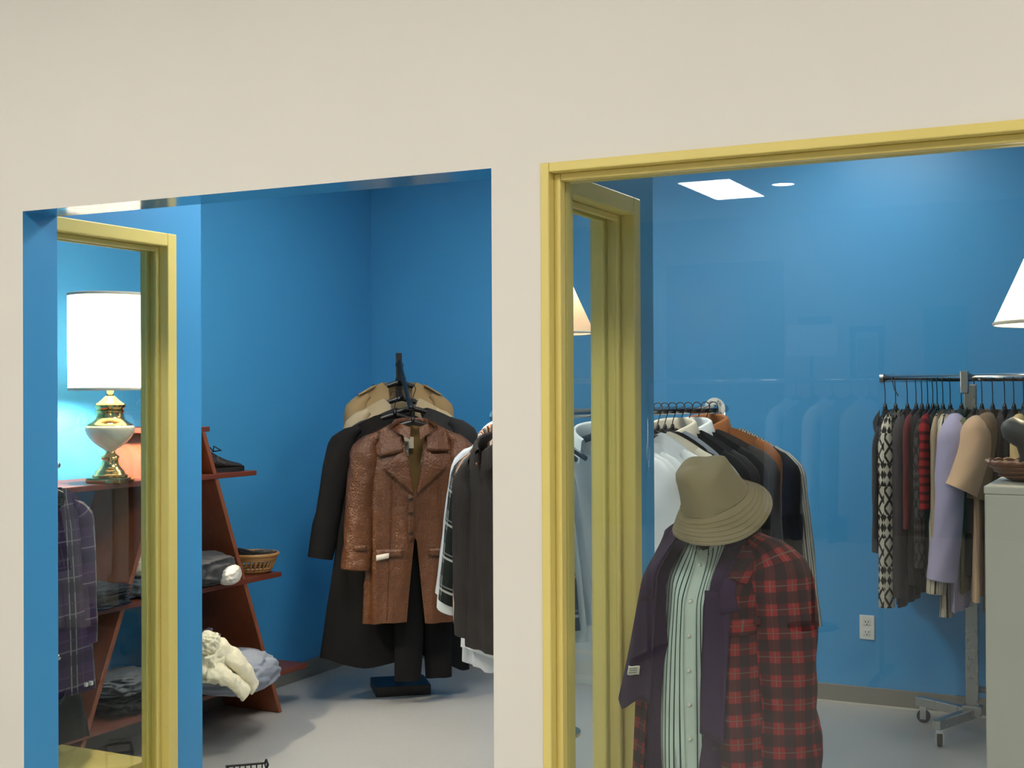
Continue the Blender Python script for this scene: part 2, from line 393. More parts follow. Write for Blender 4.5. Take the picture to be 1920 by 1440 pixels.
obj('sign_board', box((-.16, -.008, a.z), (.16, .008, a.z + .2), .003), paint('sign_white', (190, 190, 186), .5), t_)
# ------------------------------------------------------------------ garment builders (local: x across, -y front, z up, 0 at the neck)
def torso(sw=.21, drop=.06, L=.72, hem=.24, T=.05, nw=.075, nd=.07, gap0=0, gap1=0, fold=.012, seed=0, cols=64, rows=30, hemT=None, uneven=0):
    """body of a garment; gap0, gap1 (or gap0(t)) = half width of the front opening from neck to hem"""
    V = []; per = 4 * (sw + hem) / 2
    hemT = hemT or T; isopen = callable(gap0) or gap0 or gap1
    nc = cols + 1 if isopen else cols
    for j in range(rows):
        t = j / (rows - 1)
        g = (gap0(t) if callable(gap0) else lerp(gap0, gap1, t)) if isopen else 0
        for i in range(nc):
            th = -PI / 2 + 2 * PI * i / cols
            cx_, sy = math.cos(th), math.sin(th)
            sg = 1 if i < cols / 2 else -1
            sx = sg * abs(cx_) ** .75
            Wt = lerp(sw, lerp(sw * .98, hem, t), sm(t / .12))
            if isopen and sy < 0: sx = sg * (g / Wt + abs(sx) * (1 - g / Wt))
            ax = abs(sx) * sw
            if ax > nw: zt = -drop * ((ax - nw) / (sw - nw)) ** 1.25 - .03 * sm((ax / sw - .86) / .14)
            else: zt = -(nd if sy < 0 else .012) * (1 - (ax / nw) ** 2) ** .7
            nT = .055 * max(0, 1 - (ax / nw) ** 2) ** .5 if ax < nw else .008
            Tt = lerp(nT, lerp(T, hemT, t), sm(t / .22))
            x = sx * Wt; y = sy * Tt; z = zt + (-L - zt) * t
            k = sm(t * 1.6)
            fo = fold * k * (nz(x * 11 + seed * 3.1, seed * 1.7 + sy * 2, z * 1.3) + .6 * nz(x * 24 + seed, seed + sy * 3, z * 2.5))
            y += fo * (1 if abs(sy) > .2 else .3) * 1.6; x += fo * .7
            z += uneven * k * nz(x * 4 + seed, seed, 2.2) * t + .006 * t * nz(x * 15, seed, 0)
            V.append((x, y, z))
    jm = rows // 2; U = [0.0]
    for i in range(cols): U.append(U[-1] + (Vector(V[jm * nc + (i + 1) % nc]) - Vector(V[jm * nc + i])).length)
    return grid_mesh('body', V, nc, rows, not isopen, lambda i, j: (U[i], V[j * nc + i % nc][2]))
def sleeve_pts(side, sw, drop, L, out=.06, fwd=0, bend=0):
    P = []
    n = 18
    for i in range(n):
        t = i / (n - 1)
        x = sw - .05 + .05 * sm(t / .1) + out * t ** .8
        z = -drop * (.75 + .25 * sm(t / .1)) - .012 - L * (max(0, t - .03) ** 1.05)
        P.append(Vector((side * x, fwd * t ** 1.4 + bend * math.sin(PI * t), z)))
    return P
def sleeve(side, sw, drop, L, rx=.072, ry=.04, r2=.8, out=.06, fwd=0, bend=0, fold=.008, seed=0, seg=22):
    P = sleeve_pts(side, sw, drop, L, out, fwd, bend); n = len(P); V = []; vl = 0; vls = []
    # refine
    Q = []
    for i in range(n - 1):
        Q += [P[i].lerp(P[i + 1], f) for f in (0, .5)]
    Q.append(P[-1]); n = len(Q)
    for i, p in enumerate(Q):
        tg = (Q[min(i + 1, n - 1)] - Q[max(i - 1, 0)]).normalized()
        if i: vl += (p - Q[i - 1]).length
        vls.append(vl); t = i / (n - 1)
        a = Vector((0, 1, 0)); a = (a - tg * a.dot(tg)).normalized(); b_ = tg.cross(a)
        ra = lerp(rx, rx * r2, t) * (.3 + .7 * sm(t / .16)); rb = lerp(ry, ry * r2, t) * (.45 + .55 * sm(t / .18))
        for k in range(seg):
            an = 2 * PI * k / seg
            f = 1 + fold * 14 * nz(math.cos(an) * 1.4 + seed * 2, math.sin(an) * 1.4 + vl * 9, seed + vl * 5) * sm(t * 4)
            V.append(tuple(p + a * math.sin(an) * rb * f + b_ * math.cos(an) * ra * f))
    per = 2 * PI * (rx + ry) / 2
    return grid_mesh('sleeve', V, seg, n, True, lambda i, j: (per * i / seg, -vls[j]))
def cuff_ring(side, sw, drop, L, rx, ry, out, fwd, bend, h=.055):
    P = sleeve_pts(side, sw, drop, L, out, fwd, bend); e = P[-1]; d = (P[-1] - P[-2]).normalized()
    b = bmesh.new(); tube(b, [e - d * h, e - d * h * .95, e - d * .002, e + d * .004], [rx * .95, rx * .97, rx * .97, rx * .95], 20, False, [ry * .95, ry * .99, ry * .99, ry * .95], (0, 1, 0)); return b
def shirt_collar(nw=.075, h=.045, spread=.05, front=.06, depth=.055, tall=.02):
    """stand-and-fall collar round the neck, open at the front"""
    n = 26; V = []
    prof = [(0.0, 0.0), (.0, h * .8), (.006, h), (.016, h * .85), (.026, -.008)]
    for i in range(n):
        a = lerp(-PI / 2 + .22, 1.5 * PI - .22, i / (n - 1)); f = abs(i / (n - 1) - .5) * 2   # f=1 at the front tips
        for q, (o, z) in enumerate(prof):
            rr = nw + o + .004; zz = z - front * f ** 2.2 + tall * 0
            if q == 4: zz -= .03 * f ** 3; rr += .012 * f
            V.append((rr * math.cos(a), (depth + o) * math.sin(a), zz))
    rows = n; cols = len(prof)
    return grid_mesh('collar', V, cols, rows, False, lambda i, j: (j * .02, i * .02))
def patch(bvh, quad, nu, nv, off=.004, th=.004, curl=0, name='patch', fallback=-.1, maxy=.02):
    """a thin piece of cloth lying on the front of a garment; quad = 4 (x, z) corners"""
    a, b_, c_, d_ = [Vector((p[0], p[1])) for p in quad]; G = []
    last = fallback
    for j in range(nv):
        for i in range(nu):
            u, v_ = i / (nu - 1), j / (nv - 1)
            p = a.lerp(b_, u).lerp(d_.lerp(c_, u), v_)
            hit = bvh.ray_cast(Vector((p.x, -2, p.y)), Vector((0, 1, 0)))
            y = hit[0].y if hit[0] is not None and hit[0].y < maxy else last
            last = y; G.append((p.x, y, p.y))
    # smooth
    V = [(x, y - off, z) for x, y, z in G] + [(x, y - off - th - curl * ((k % nu) / (nu - 1)), z) for k, (x, y, z) in enumerate(G)]
    N = nu * nv; Fc = []
    for j in range(nv - 1):
        for i in range(nu - 1):
            q = (j * nu + i, j * nu + i + 1, (j + 1) * nu + i + 1, (j + 1) * nu + i)
            Fc.append(tuple(k + N for k in q)); Fc.append(q[::-1])
    edge = [i for i in range(nu)] + [j * nu + nu - 1 for j in range(1, nv)] + [(nv - 1) * nu + i for i in range(nu - 2, -1, -1)] + [j * nu for j in range(nv - 2, 0, -1)]
    for k in range(len(edge)):
        e, f_ = edge[k], edge[(k + 1) % len(edge)]; Fc.append((e, f_, f_ + N, e + N))
    me = bpy.data.meshes.new(name); me.from_pydata(V, [], Fc)
    l = me.uv_layers.new(name='UVMap'); me.validate()
    for lp in me.loops: co = me.vertices[lp.vertex_index].co; l.data[lp.index].uv = (co.x, co.z)
    return me
def bvh_of(me): return BVHTree.FromPolygons([v.co[:] for v in me.vertices], [p.vertices[:] for p in me.polygons])
def button(parent, bvh, x, z, mat, r=.006, name='button'):
    hit = bvh.ray_cast(Vector((x, -2, z)), Vector((0, 1, 0))); y = hit[0].y if hit[0] is not None else -.05
    b = bmesh.new(); lathe(b, [(0, .004), (r * .7, .004), (r, .002), (r, -.001), (0, -.001)], 12)
    bmesh.ops.rotate(b, verts=b.verts, cent=(0, 0, 0), matrix=Matrix.Rotation(PI / 2, 3, 'X'))
    bmesh.ops.translate(b, verts=b.verts, vec=(x, y - .007, z)); return obj(name, b, mat, parent, True, 40)

HK = {}
def hanger(label, pos, rz, rod_dz=.085, hw=.2, drop=.06, group='clothes hangers', metal_hook=True, mat=None):
    """pos = neck point; the hook reaches up to the rail rod_dz above"""
    key = (round(rod_dz, 3), round(hw, 3), round(drop, 3))
    if key not in HK:
        r_ = .019; b = bmesh.new()
        pts = [(0, 0, -.005), (0, 0, rod_dz - .05), (.006, 0, rod_dz - .03)]
        for k in range(11):
            an = -.6 + (PI + .9) * k / 10; pts.append((r_ * math.cos(an), 0, rod_dz + r_ * .35 + r_ * math.sin(an)))
        tube(b, pts, .0022, 6); hk = from_bm(b, 'hook')
        b = bmesh.new()
        pts = [(hw * s, 0, -drop * abs(s) ** 1.25 - .004) for s in [k / 8 for k in range(-8, 9)]]
        tube(b, pts, [.008 + .006 * (1 - abs(k) / 8) for k in range(-8, 9)], 8, True, .006, (0, 1, 0))
        tube(b, [(0, 0, -.006), (0, 0, .022)], [.012, .006], 8)
        HK[key] = (hk, from_bm(b, 'shoulder_bar')); hk.materials.append(HOOKM); HK[key][1].materials.append(HANG)
        for m in HK[key]: m.polygons.foreach_set('use_smooth', [True] * len(m.polygons))
    t_ = thing('clothes_hanger', label, 'hanger', pos, rz, group)
    for nm, m in zip(('hook', 'shoulder_bar'), HK[key]):
        o = bpy.data.objects.new(nm, m); COL.objects.link(o); o.parent = t_
    return t_

def garment(name, label, cat, pos, rz, mat, sw=.21, drop=.06, L=.7, hem=.24, T=.05, sl=.58, srx=.07, sry=.035, sout=.05, sfwd=0, sbend=0, collar=None,
            cuff=None, gap=(0, 0), fold=.012, seed=0, group=None, hang=True, rod_dz=.085, lining=None, nd=.07, placket=None, sides=(-1, 1), buttons=None, r2=.8, cols=56, rows=26, hemT=None, short=False, uneven=.02):
    t_ = thing(name, label, cat, pos, rz, group)
    bme = torso(sw, drop, L, hem, T, nd=nd, gap0=gap[0], gap1=gap[1], fold=fold, seed=seed, cols=cols, rows=rows, hemT=hemT, uneven=uneven)
    link('body', bme, mat, t_)
    bv = bvh_of(bme)
    if sl:
        for s in sides:
            link('sleeve', sleeve(s, sw, drop, sl, srx, sry, r2, sout, sfwd, sbend, seed=seed + s), mat, t_)
            if cuff: obj('cuff', cuff_ring(s, sw, drop, sl, srx * r2, sry * r2, sout, sfwd, sbend), cuff, t_, True)
    if collar: link('collar', shirt_collar(), collar, t_)
    if placket:
        link('placket', patch(bv, ((-.018, -nd - .01), (.018, -nd - .01), (.018, -L + .02), (-.018, -L + .02)), 3, 24, .003, .002, name='placket'), placket, t_)
    if buttons:
        z = -nd - .06
        while z > -L + .08: button(t_, bv, 0, z, buttons); z -= .095
    if hang: hanger('hanger of the ' + hang_name(label), pos, rz, rod_dz, sw * .93, drop)
    return t_, bv
def hang_name(label): return ' '.join(label.split()[:13])
# ------------------------------------------------------------------ left bay: shelf unit, ledge, lamp
XS0, XS1 = XL + .004, -3.71
sh = thing('display_shelf', 'red-brown wooden A-frame shelf unit standing against the blue wall', 'shelf', (XL + .17, 4.3, 0))
def loc(v): return Vector(v) - sh.location
def panel(y0, y1, z1):
    b = bmesh.new(); th = .024; vs_ = []
    for y, z in ((y0, 0), (y1, z1)):
        for dx in (XS0, XS1):
            for dy in (-th / 2, th / 2): vs_.append(b.verts.new(loc((dx, y + dy, z))))
    for f in ((0, 1, 3, 2), (4, 6, 7, 5), (0, 4, 5, 1), (2, 3, 7, 6), (0, 2, 6, 4), (1, 5, 7, 3)): b.faces.new([vs_[i] for i in f])
    bmesh.ops.bevel(b, geom=b.edges[:], offset=.003, segments=1, affect='EDGES'); return b
obj('side_panel', panel(3.65, 4.235, 1.335), TEAKZ, sh)
obj('side_panel', panel(4.96, 4.42, 1.335), TEAKZ, sh)
for y0, y1, zt, x1 in ((4.15, 4.46, 1.356, XS1), (3.592, 4.779, 1.147, XS1 + .005), (3.45, 4.965, .66, XS1 + .005), (3.52, 5.162, .196, XS1 + .01)):
    obj('shelf_board', box(loc((XS0, y0, zt - .022)), loc((x1, y1, zt)), .003), TEAKX, sh)
tag(obj('display_ledge', box((XL + .02, YI + .003, 0), (-3.175, 3.50, .222), .006), YEL), 'low yellow painted ledge behind the entry side window', 'ledge')

lp = at(207, 905, Z=1.147); lp.z = 1.1475
lamp = thing('table_lamp', 'lit brass and cream urn table lamp with a white drum shade on the shelf', 'lamp', lp, math.radians(20))
b = box((-.072, -.072, 0), (.072, .072, .022), .006, 2)
obj('foot', b, BRASS, lamp, True, 35)
obj('stem', lathe(bmesh.new(), [(0, .022), (.068, .023), (.07, .03), (.06, .037), (.058, .046), (.046, .054), (.036, .07), (.031, .088), (.034, .094), (.037, .1), (.034, .106), (.026, .11), (.02, .118), (.018, .126), (.022, .13)], 36), BRASS, lamp, True, 50)
CER = paint('cream_ceramic', (224, 216, 190), .16, .02, .0, .6)
obj('urn', lathe(bmesh.new(), [(.018, .126), (.026, .133), (.042, .143), (.062, .158), (.079, .176), (.09, .194), (.0955, .21), (.0945, .22), (.088, .229)], 40), CER, lamp, True)
obj('collar_band', lathe(bmesh.new(), [(.09, .226), (.088, .231), (.074, .239), (.066, .244), (.057, .252), (.053, .262), (.051, .276), (.055, .28), (.056, .286), (.051, .289), (.055, .296), (.06, .304), (.059, .31)], 40), BRASS, lamp, True, 50)
obj('cap', lathe(bmesh.new(), [(.06, .309), (.058, .313), (.046, .32), (.034, .329), (.022, .341), (.016, .345), (0, .345)], 36), BRASS, lamp, True, 50)
obj('socket', lathe(bmesh.new(), [(.0135, .343), (.0135, .375), (.011, .38), (.011, .40), (0, .40)], 20), BRASS, lamp, True, 40)
SH0, SH1, SR = .372, .745, .162
b = bmesh.new(); lathe(b, [(SR * .98, SH0), (SR * .992, SH0 + .1), (SR * 1.0, SH1)], 48)
shd = obj('shade', b, shade_mat('lamp_shade_fabric', (255, 246, 232), .9), lamp, True)
RIM = cloth('shade_rim_tape', (236, 228, 214), .05)
for z, rr in ((SH0, SR * .98), (SH1, SR)):
    obj('rim', tube(bmesh.new(), [(rr * math.cos(a), rr * math.sin(a), z) for a in [2 * PI * k / 48 for k in range(48)]], .003, 6, False, .006, None, True), RIM, shd, True)
for k in range(8):
    a = 2 * PI * (k + .35) / 8
    obj('seam', tube(bmesh.new(), [((SR * .98 + .001) * math.cos(a), (SR * .98 + .001) * math.sin(a), SH0), ((SR + .001) * math.cos(a), (SR + .001) * math.sin(a), SH1)], .0012, 5), RIM, shd)
obj('bulb', lathe(bmesh.new(), [(.012, .40), (.014, .415), (.028, .445), (.03, .465), (.022, .485), (0, .495)], 20), emit('lamp_bulb', (255, 238, 205), LAMP_W * 44), lamp, True)
def bulb_light(name, parent, z, W, col=(1, .9, .72)):
    L_ = bpy.data.lights.new(name, 'POINT'); L_.energy = W; L_.color = col; L_.shadow_soft_size = .035
    o = bpy.data.objects.new(name, L_); COL.objects.link(o); o.parent = parent; o.location = (0, 0, z); return o

# ------------------------------------------------------------------ shoes, basket, folded clothes on the shelf
def shoe(name, label, pos, rz, L=.28, mat=None, sole=None):
    t_ = thing(name, label, 'shoe', pos, rz, 'black shoes on the shelf')
    b = bmesh.new(); rings = []
    prof = [(0, .02, .012, .05), (.02, .034, .012, .085), (.07, .037, .012, .092), (.11, .036, .012, .085), (.15, .04, .012, .068), (.19, .045, .012, .052), (.23, .044, .012, .042), (.262, .034, .012, .034), (.28, .012, .012, .02)]
    for x, hw_, z0, z1 in prof:
        rings.append([b.verts.new((x - L / 2, hw_ * math.cos(a) * (1 if math.sin(a) < .3 else .72), z0 + (z1 - z0) * (.5 + .5 * math.sin(a)))) for a in [2 * PI * k / 16 for k in range(16)]])
    for A, B_ in zip(rings, rings[1:]):
        for k in range(16): b.faces.new((A[k], A[(k + 1) % 16], B_[(k + 1) % 16], B_[k]))
    b.faces.new(rings[0][::-1]); b.faces.new(rings[-1])
    obj('upper', b, mat, t_, True)
    b = bmesh.new(); pr_ = [(p[0] - L / 2, p[1] + .004) for p in prof]
    lo = [b.verts.new((x, y, 0)) for x, y in pr_] + [b.verts.new((x, -y, 0)) for x, y in pr_[::-1]]
    hi = [b.verts.new((v.co.x, v.co.y, .02)) for v in lo]
    n = len(lo); b.faces.new(lo[::-1]); b.faces.new(hi)
    for k in range(n): b.faces.new((lo[k], lo[(k + 1) % n], hi[(k + 1) % n], hi[k]))
    obj('sole', b, sole, t_)
    for k in range(4):
        x = -.03 + k * .021; z = .09 - k * .011
        obj('lace', tube(bmesh.new(), [(x, -.024, z - .006), (x + .005, 0, z + .002), (x, .024, z - .006)], .0028, 6), RUB, t_, True)
    obj('lace', tube(bmesh.new(), [(-.03, .0, .094), (-.02, .03, .12), (.01, .04, .105), (.0, .01, .09), (-.03, -.03, .118), (.0, -.045, .098), (-.01, 0, .092)], .0028, 6), RUB, t_, True)
    obj('tongue', box((-.055, -.018, .085), (-.045, .018, .118), .004), mat, t_)
    return t_
SHOE = leather('black_shoe_leather', (44, 38, 34)); SOLE = paint('shoe_sole', (24, 22, 21), .6)
shoe('shoe', 'scuffed black lace-up shoe at the front of the upper shelf', (-3.80, 4.60, 1.1475), math.radians(78), .25, SHOE, SOLE)
shoe('shoe', 'black lace-up shoe tucked behind its pair on the upper shelf', (-3.95, 4.60, 1.1475), math.radians(84), .25, SHOE, SOLE)

wick = wood('wicker', (186, 140, 84), 2)
bp = at(480, 1073, Z=.661)
bk = thing('wicker_basket', 'round woven tan basket of dark items on the middle shelf', 'basket', (bp.x - .02, bp.y, .661))
def ringt(r_, z, th=.006, hgt=None): return tube(bmesh.new(), [(r_ * math.cos(a), r_ * math.sin(a), z) for a in [2 * PI * k / 40 for k in range(40)]], th, 8, False, hgt or th, None, True)
obj('base', lathe(bmesh.new(), [(0, .0), (.078, .0), (.082, .006), (0, .008)], 40), wick, bk)
for r_, z in ((.086, .012), (.091, .022), (.108, .062), (.112, .07), (.1145, .077)): obj('woven_ring', ringt(r_, z, .0045, .005), wick, bk, True)
obj('rim', ringt(.119, .086, .007, .008), wick, bk, True)
for k in range(30):
    a = 2 * PI * k / 30; a2 = a + .12
    obj('stake', tube(bmesh.new(), [(.084 * math.cos(a), .084 * math.sin(a), .008), (.101 * math.cos((a + a2) / 2), .101 * math.sin((a + a2) / 2), .042), (.115 * math.cos(a2), .115 * math.sin(a2), .082)], .0042, 6), wick, bk, True)
def soft(name, sx, sy, sz, seed, nzs=.12, n=4, e=.5, fsc=6, cuts=5):
    """soft folded or crumpled cloth body, base at z=0"""
    b = bmesh.new(); bmesh.ops.create_icosphere(b, subdivisions=cuts, radius=1)
    for v in b.verts:
        c_ = v.co; q_ = Vector([math.copysign(abs(k) ** e, k) for k in c_])
        f = 1 + nzs * nz(c_.x * fsc * .5 + seed, c_.y * fsc * .5, c_.z * fsc * .7 + seed) + nzs * .5 * nz(c_.x * fsc + seed, c_.y * fsc, c_.z * fsc * 1.4)
        v.co = Vector((q_.x * sx * f, q_.y * sy * f, max(0, sz + q_.z * sz * (f if q_.z > 0 else 1))))
    return b
DKNIT = cloth('dark_sock_knit', (26, 26, 28))
o = tag(obj('rolled_socks', soft('s', .055, .035, .022, 3), DKNIT, None, True), 'dark rolled cloth lying in the wicker basket', 'socks'); o.location = (bp.x - .05, bp.y - .02, .661 + .062); o.rotation_euler = (0, .3, .8)
o = tag(obj('coiled_belt', soft('s', .05, .04, .02, 8, .3), cloth('grey_knit', (86, 84, 80)), None, True), 'grey crumpled strap lying in the wicker basket', 'belt'); o.location = (bp.x + .02, bp.y + .03, .661 + .06)
def folded(name, label, pos, rz, s, mat, seed, cat='folded clothes', layers=1, e=.45, amp=.1):
    t_ = thing(name, label, cat, pos, rz, 'folded clothes on the shelf')
    h = s[2] / layers
    for k in range(layers):
        o_ = obj('fold', soft('f', s[0] * (1 - .05 * k), s[1] * (1 - .04 * k), h * .52, seed + k * 5, amp, e=e), mat[k % len(mat)], t_, True); o_.location = (.008 * math.sin(k * 2 + seed), .006 * math.cos(k + seed), k * h)
    return t_
DG = cloth('dark_grey_knit', (62, 64, 68), .2, .9, 300); WHT = cloth('soft_white_cotton', (222, 218, 208), .05)
p = at(405, 1098, Z=.661); folded('folded_sweater', 'dark grey folded sweater on the middle shelf beside the basket', (p.x - .10, p.y - .02, .661), .1, (.15, .14, .135), [DG], 2, 'sweater', 1, .6)
p = at(425, 1093, Z=.67); folded('rolled_shirt', 'white rolled shirt end tucked under the dark grey sweater', (p.x - .005, p.y + .02, .661), .5, (.05, .085, .085), [WHT], 9, 'shirt', 1, .8, .06)
p = at(262, 1122, Z=.661); folded('folded_shirt', 'cream folded shirts seen through the entry window on the middle shelf', (p.x - .08, p.y + .05, .661), .1, (.13, .1, .17), [cloth('blue_grey_knit', (100, 108, 116)), cloth('cream_cotton', (206, 196, 172), .08)], 4, 'shirt', 2, .6)
JEAN = cloth('dark_denim', (34, 40, 50), .3, .85, 500)
p = at(200, 1140, Z=.661); folded('folded_jeans', 'dark folded jeans on the middle shelf behind the plaid shirt', (p.x - .07, p.y - .03, .661), .2, (.13, .16, .085), [JEAN], 6, 'jeans', 2, .6, .2)
p = at(262, 1305, Z=.197); 
GPL = plaid('grey_plaid_wool', (96, 100, 104), [(0, .2, (50, 54, 60)), (.5, .56, (200, 200, 200))], [(0, .2, (50, 54, 60)), (.5, .56, (190, 190, 190))], .05)
folded('folded_blanket', 'grey flannel bundle on the bottom shelf seen through the entry window', (-3.86, 4.05, .197), .3, (.13, .17, .15), [cloth('black_cloth', (34, 34, 36)), cloth('grey_marl', (112, 116, 120), .35)], 12, 'blanket', 2, .7, .3)
# bottom shelf heap
BGREY = cloth('blue_grey_fleece', (138, 146, 160), .1, .9, 300); CREAM = cloth('cream_wool_knit', (232, 226, 196), .05, .95, 260, .3, .5)
p = at(470, 1300, Z=.197); folded('grey_pillow', 'blue-grey soft sweater under the cream sweater on the bottom shelf', (p.x - .09, p.y - .02, .197), .35, (.19, .2, .17), [BGREY], 21, 'sweater', 1, .8, .12)
PURK = striped('purple_grey_knit', (128, 124, 142), [(0, .3, (96, 94, 110)), (.6, .8, (168, 166, 176))], .03, False)
p = at(385, 1300, Z=.197); folded('knit_sweater', 'purple-grey striped sweater heaped left of the cream sweater', (p.x - .09, p.y, .197), .1, (.12, .13, .26), [PURK], 31, 'sweater', 1, .75, .25)
cp = at(440, 1285, Z=.30)
t_ = thing('cream_sweater', 'cream knitted sweater heaped with its sleeves over the bottom shelf edge', 'sweater', (cp.x - .09, cp.y - .01, .335), .2)
t_.scale = (.84, .84, .84)
def crumple(b, amp, fr, sd):
    for v in b.verts:
        c_ = v.co; d_ = Vector((0, 0, 0))
        for f, g in ((fr, 1), (fr * 2.1, .5)):
            h = 1 - 2.4 * abs(nz(c_.x * f + sd, c_.y * f, c_.z * f)); d_ += Vector((nz(c_.x * f, c_.y * f + sd, c_.z * f) * .8, nz(c_.x * f, c_.y * f, c_.z * f + sd) * .8, h)) * g
        v.co = c_ + d_ * amp
b = soft('c', .08, .125, .085, 41, .2, e=.75); crumple(b, .012, 11, 3); bmesh.ops.translate(b, verts=b.verts, vec=(-.01, -.02, -.03)); obj('body', b, CREAM, t_, True)
b = soft('c', .05, .07, .055, 47, .2, e=.8); crumple(b, .004, 9, 5); bmesh.ops.translate(b, verts=b.verts, vec=(-.0, -.07, .11)); obj('rolled_neck', b, CREAM, t_, True)
for pts, rr, fl in (([(-.01, -.06, .14), (.04, -.02, .13), (.085, .04, .07), (.115, .09, .0), (.13, .125, -.055), (.135, .14, -.085)], [.05, .062, .064, .056, .046, .05], .55),
                ([(.02, -.13, .03), (.07, -.1, .03), (.105, -.05, -.01), (.13, -.0, -.06), (.142, .03, -.095)], [.045, .052, .05, .042, .046], .6)):
    b = bmesh.new(); Q = [Vector(x) for x in pts]; P2 = []; R2 = []
    for i in range(len(Q) - 1):
        for k in range(7):
            f = k / 7; P2.append(Q[i].lerp(Q[i + 1], f)); R2.append(lerp(rr[i], rr[i + 1], f))
    P2.append(Q[-1]); R2.append(rr[-1])
    tube(b, P2, R2, 28, True, [x * fl for x in R2], (1, 0, .6)); crumple(b, .009, 18, 7)
    obj('sleeve', b, CREAM, t_, True)

# two-tier rail with a plaid shirt, left of the entry window
rl = thing('garment_rail', 'chrome two-tier garment rail beside the entry side window', 'clothes rack', (-3.86, 3.33, .222))
obj('post', tube(bmesh.new(), [(0, 0, 0), (0, 0, 1.05)], .012, 12), CHROME, rl, True)
obj('foot', lathe(bmesh.new(), [(0, 0), (.07, 0), (.07, .008), (.015, .014), (0, .014)], 24), CHROME, rl, True)
obj('upper_rod', tube(bmesh.new(), [(-.15, 0, 1.03), (.42, 0, 1.03)], .01, 12), CHROME, rl, True)
obj('lower_rod', tube(bmesh.new(), [(-.15, 0, .36), (.42, 0, .36)], .01, 12), CHROME, rl, True)
PPL = plaid('purple_grey_plaid', (74, 52, 84), [(.55, .95, (60, 60, 66)), (.62, .66, (190, 186, 182)), (.82, .86, (176, 172, 168)), (.1, .13, (120, 96, 130))], [(.1, .4, (52, 38, 58)), (.5, .54, (150, 140, 150)), (.8, .84, (104, 84, 112))], .13)
garment('plaid_shirt', 'purple and grey plaid shirt hanging beyond the entry side window', 'shirt', (-3.50, 3.33, 1.17), PI / 2, PPL, sw=.17, drop=.06, L=.74, hem=.235, T=.03, sl=.52, srx=.05, sry=.03, sout=.03, seed=5, group='shirts', hang=True, rod_dz=.08)
garment('grey_jacket', 'dark grey jacket hanging behind the purple plaid shirt', 'jacket', (-3.60, 3.33, 1.175), PI / 2, cloth('dark_grey_wool', (66, 64, 62)), sw=.19, L=.6, hem=.19, T=.028, sl=.5, srx=.05, sry=.028, sout=.0, seed=8, group='jackets', rod_dz=.075)
garment('black_blouse', 'black blouse on the lower rail below the purple plaid shirt', 'blouse', (-3.50, 3.33, .50), PI / 2, cloth('black_jersey', (22, 22, 24)), sw=.17, drop=.09, L=.24, hem=.2, T=.03, sl=0, seed=9, group='tops', rod_dz=.085)
for dy in (.155, .18): 
    tag(obj('clip_peg', box((-3.515, 3.33 + dy, .445), (-3.468, 3.342 + dy, .46), .003), WHITEP), 'white clip on the hem of the plaid shirt, %s of the pair' % ('nearer' if dy < .16 else 'farther'), 'clip', 'white clips on the plaid shirt')
# ------------------------------------------------------------------ coat stand with a slanted arm, coats facing the entry
RZ = math.radians(39.7); ux = Vector((math.cos(RZ), math.sin(RZ), 0)); un = Vector((math.sin(RZ), -math.cos(RZ), 0))
CS0 = Vector((-3.437, 5.583, 0))
st = thing('coat_stand', 'black steel coat stand with a slanted arm and flat square base', 'coat stand', CS0, RZ)
obj('base_plate', box((-.137, -.12, 0), (.137, .12, .05), .004), BLACKM, st)
obj('pole', box((-.014, -.014, .05), (.014, .014, 1.70), .002), BLACKM, st)
obj('slanted_arm', tube(bmesh.new(), [(0, .0, 1.665), (0, -.39, 1.42)], .011, 4), BLACKM, st)
obj('end_ball', lathe(bmesh.new(), [(0, -.012), (.012, -.004), (.012, .004), (0, .012)], 12, (0, -.392, 1.43)), BLACKM, st, True)
obj('back_arm', tube(bmesh.new(), [(0, .0, 1.60), (0, .16, 1.50)], .011, 4), BLACKM, st)
def stand_pos(off, z, sx=0): return CS0 + un * off + ux * sx + Vector((0, 0, z))
GC = 'coats on the black stand'
TAN = cloth('tan_gabardine', (150, 128, 92), .1); CRM = cloth('stone_gabardine', (178, 164, 134), .1)
t_, bv = garment('trench_coat', 'tan trench coat with shoulder straps at the back of the coat stand', 'coat', stand_pos(.02, 1.555), RZ, TAN, sw=.205, drop=.075, L=.9, hem=.24, T=.07, sl=.6, srx=.07, sry=.05, sout=.03, seed=11, group=GC, rod_dz=.075, gap=(.06, .01))
for s in (-1, 1):
    o = obj('shoulder_strap', box((-.05, -.024, -.004), (.05, .024, .004), .003), TAN, t_)
    o.location = (s * .165, -.008, -.042); o.rotation_euler = (0, s * .52, 0)
    b = bmesh.new(); lathe(b, [(0, .009), (.008, .008), (.008, .004), (0, .004)], 12); o2 = obj('button', b, BLACKM, o); o2.location = (-s * .04, 0, 0)
garment('stone_coat', 'pale stone raincoat in front of the tan trench coat', 'coat', stand_pos(.10, 1.475), RZ, CRM, sw=.215, drop=.075, L=.9, hem=.24, T=.06, sl=.6, srx=.07, sry=.05, sout=.03, seed=13, group=GC, rod_dz=.085, gap=(.06, .01))
CHAR = cloth('charcoal_wool', (42, 44, 46), .2); BLK = cloth('black_wool', (13, 13, 15), .25, sheen=0)
garment('charcoal_coat', 'charcoal wool coat showing behind the leather coat shoulder', 'coat', stand_pos(.165, 1.425, .04), RZ - .05, CHAR, sw=.235, drop=.07, L=.9, hem=.26, T=.055, sl=.62, srx=.075, sry=.05, sout=.10, seed=17, group=GC, rod_dz=.085, gap=(.05, .01))
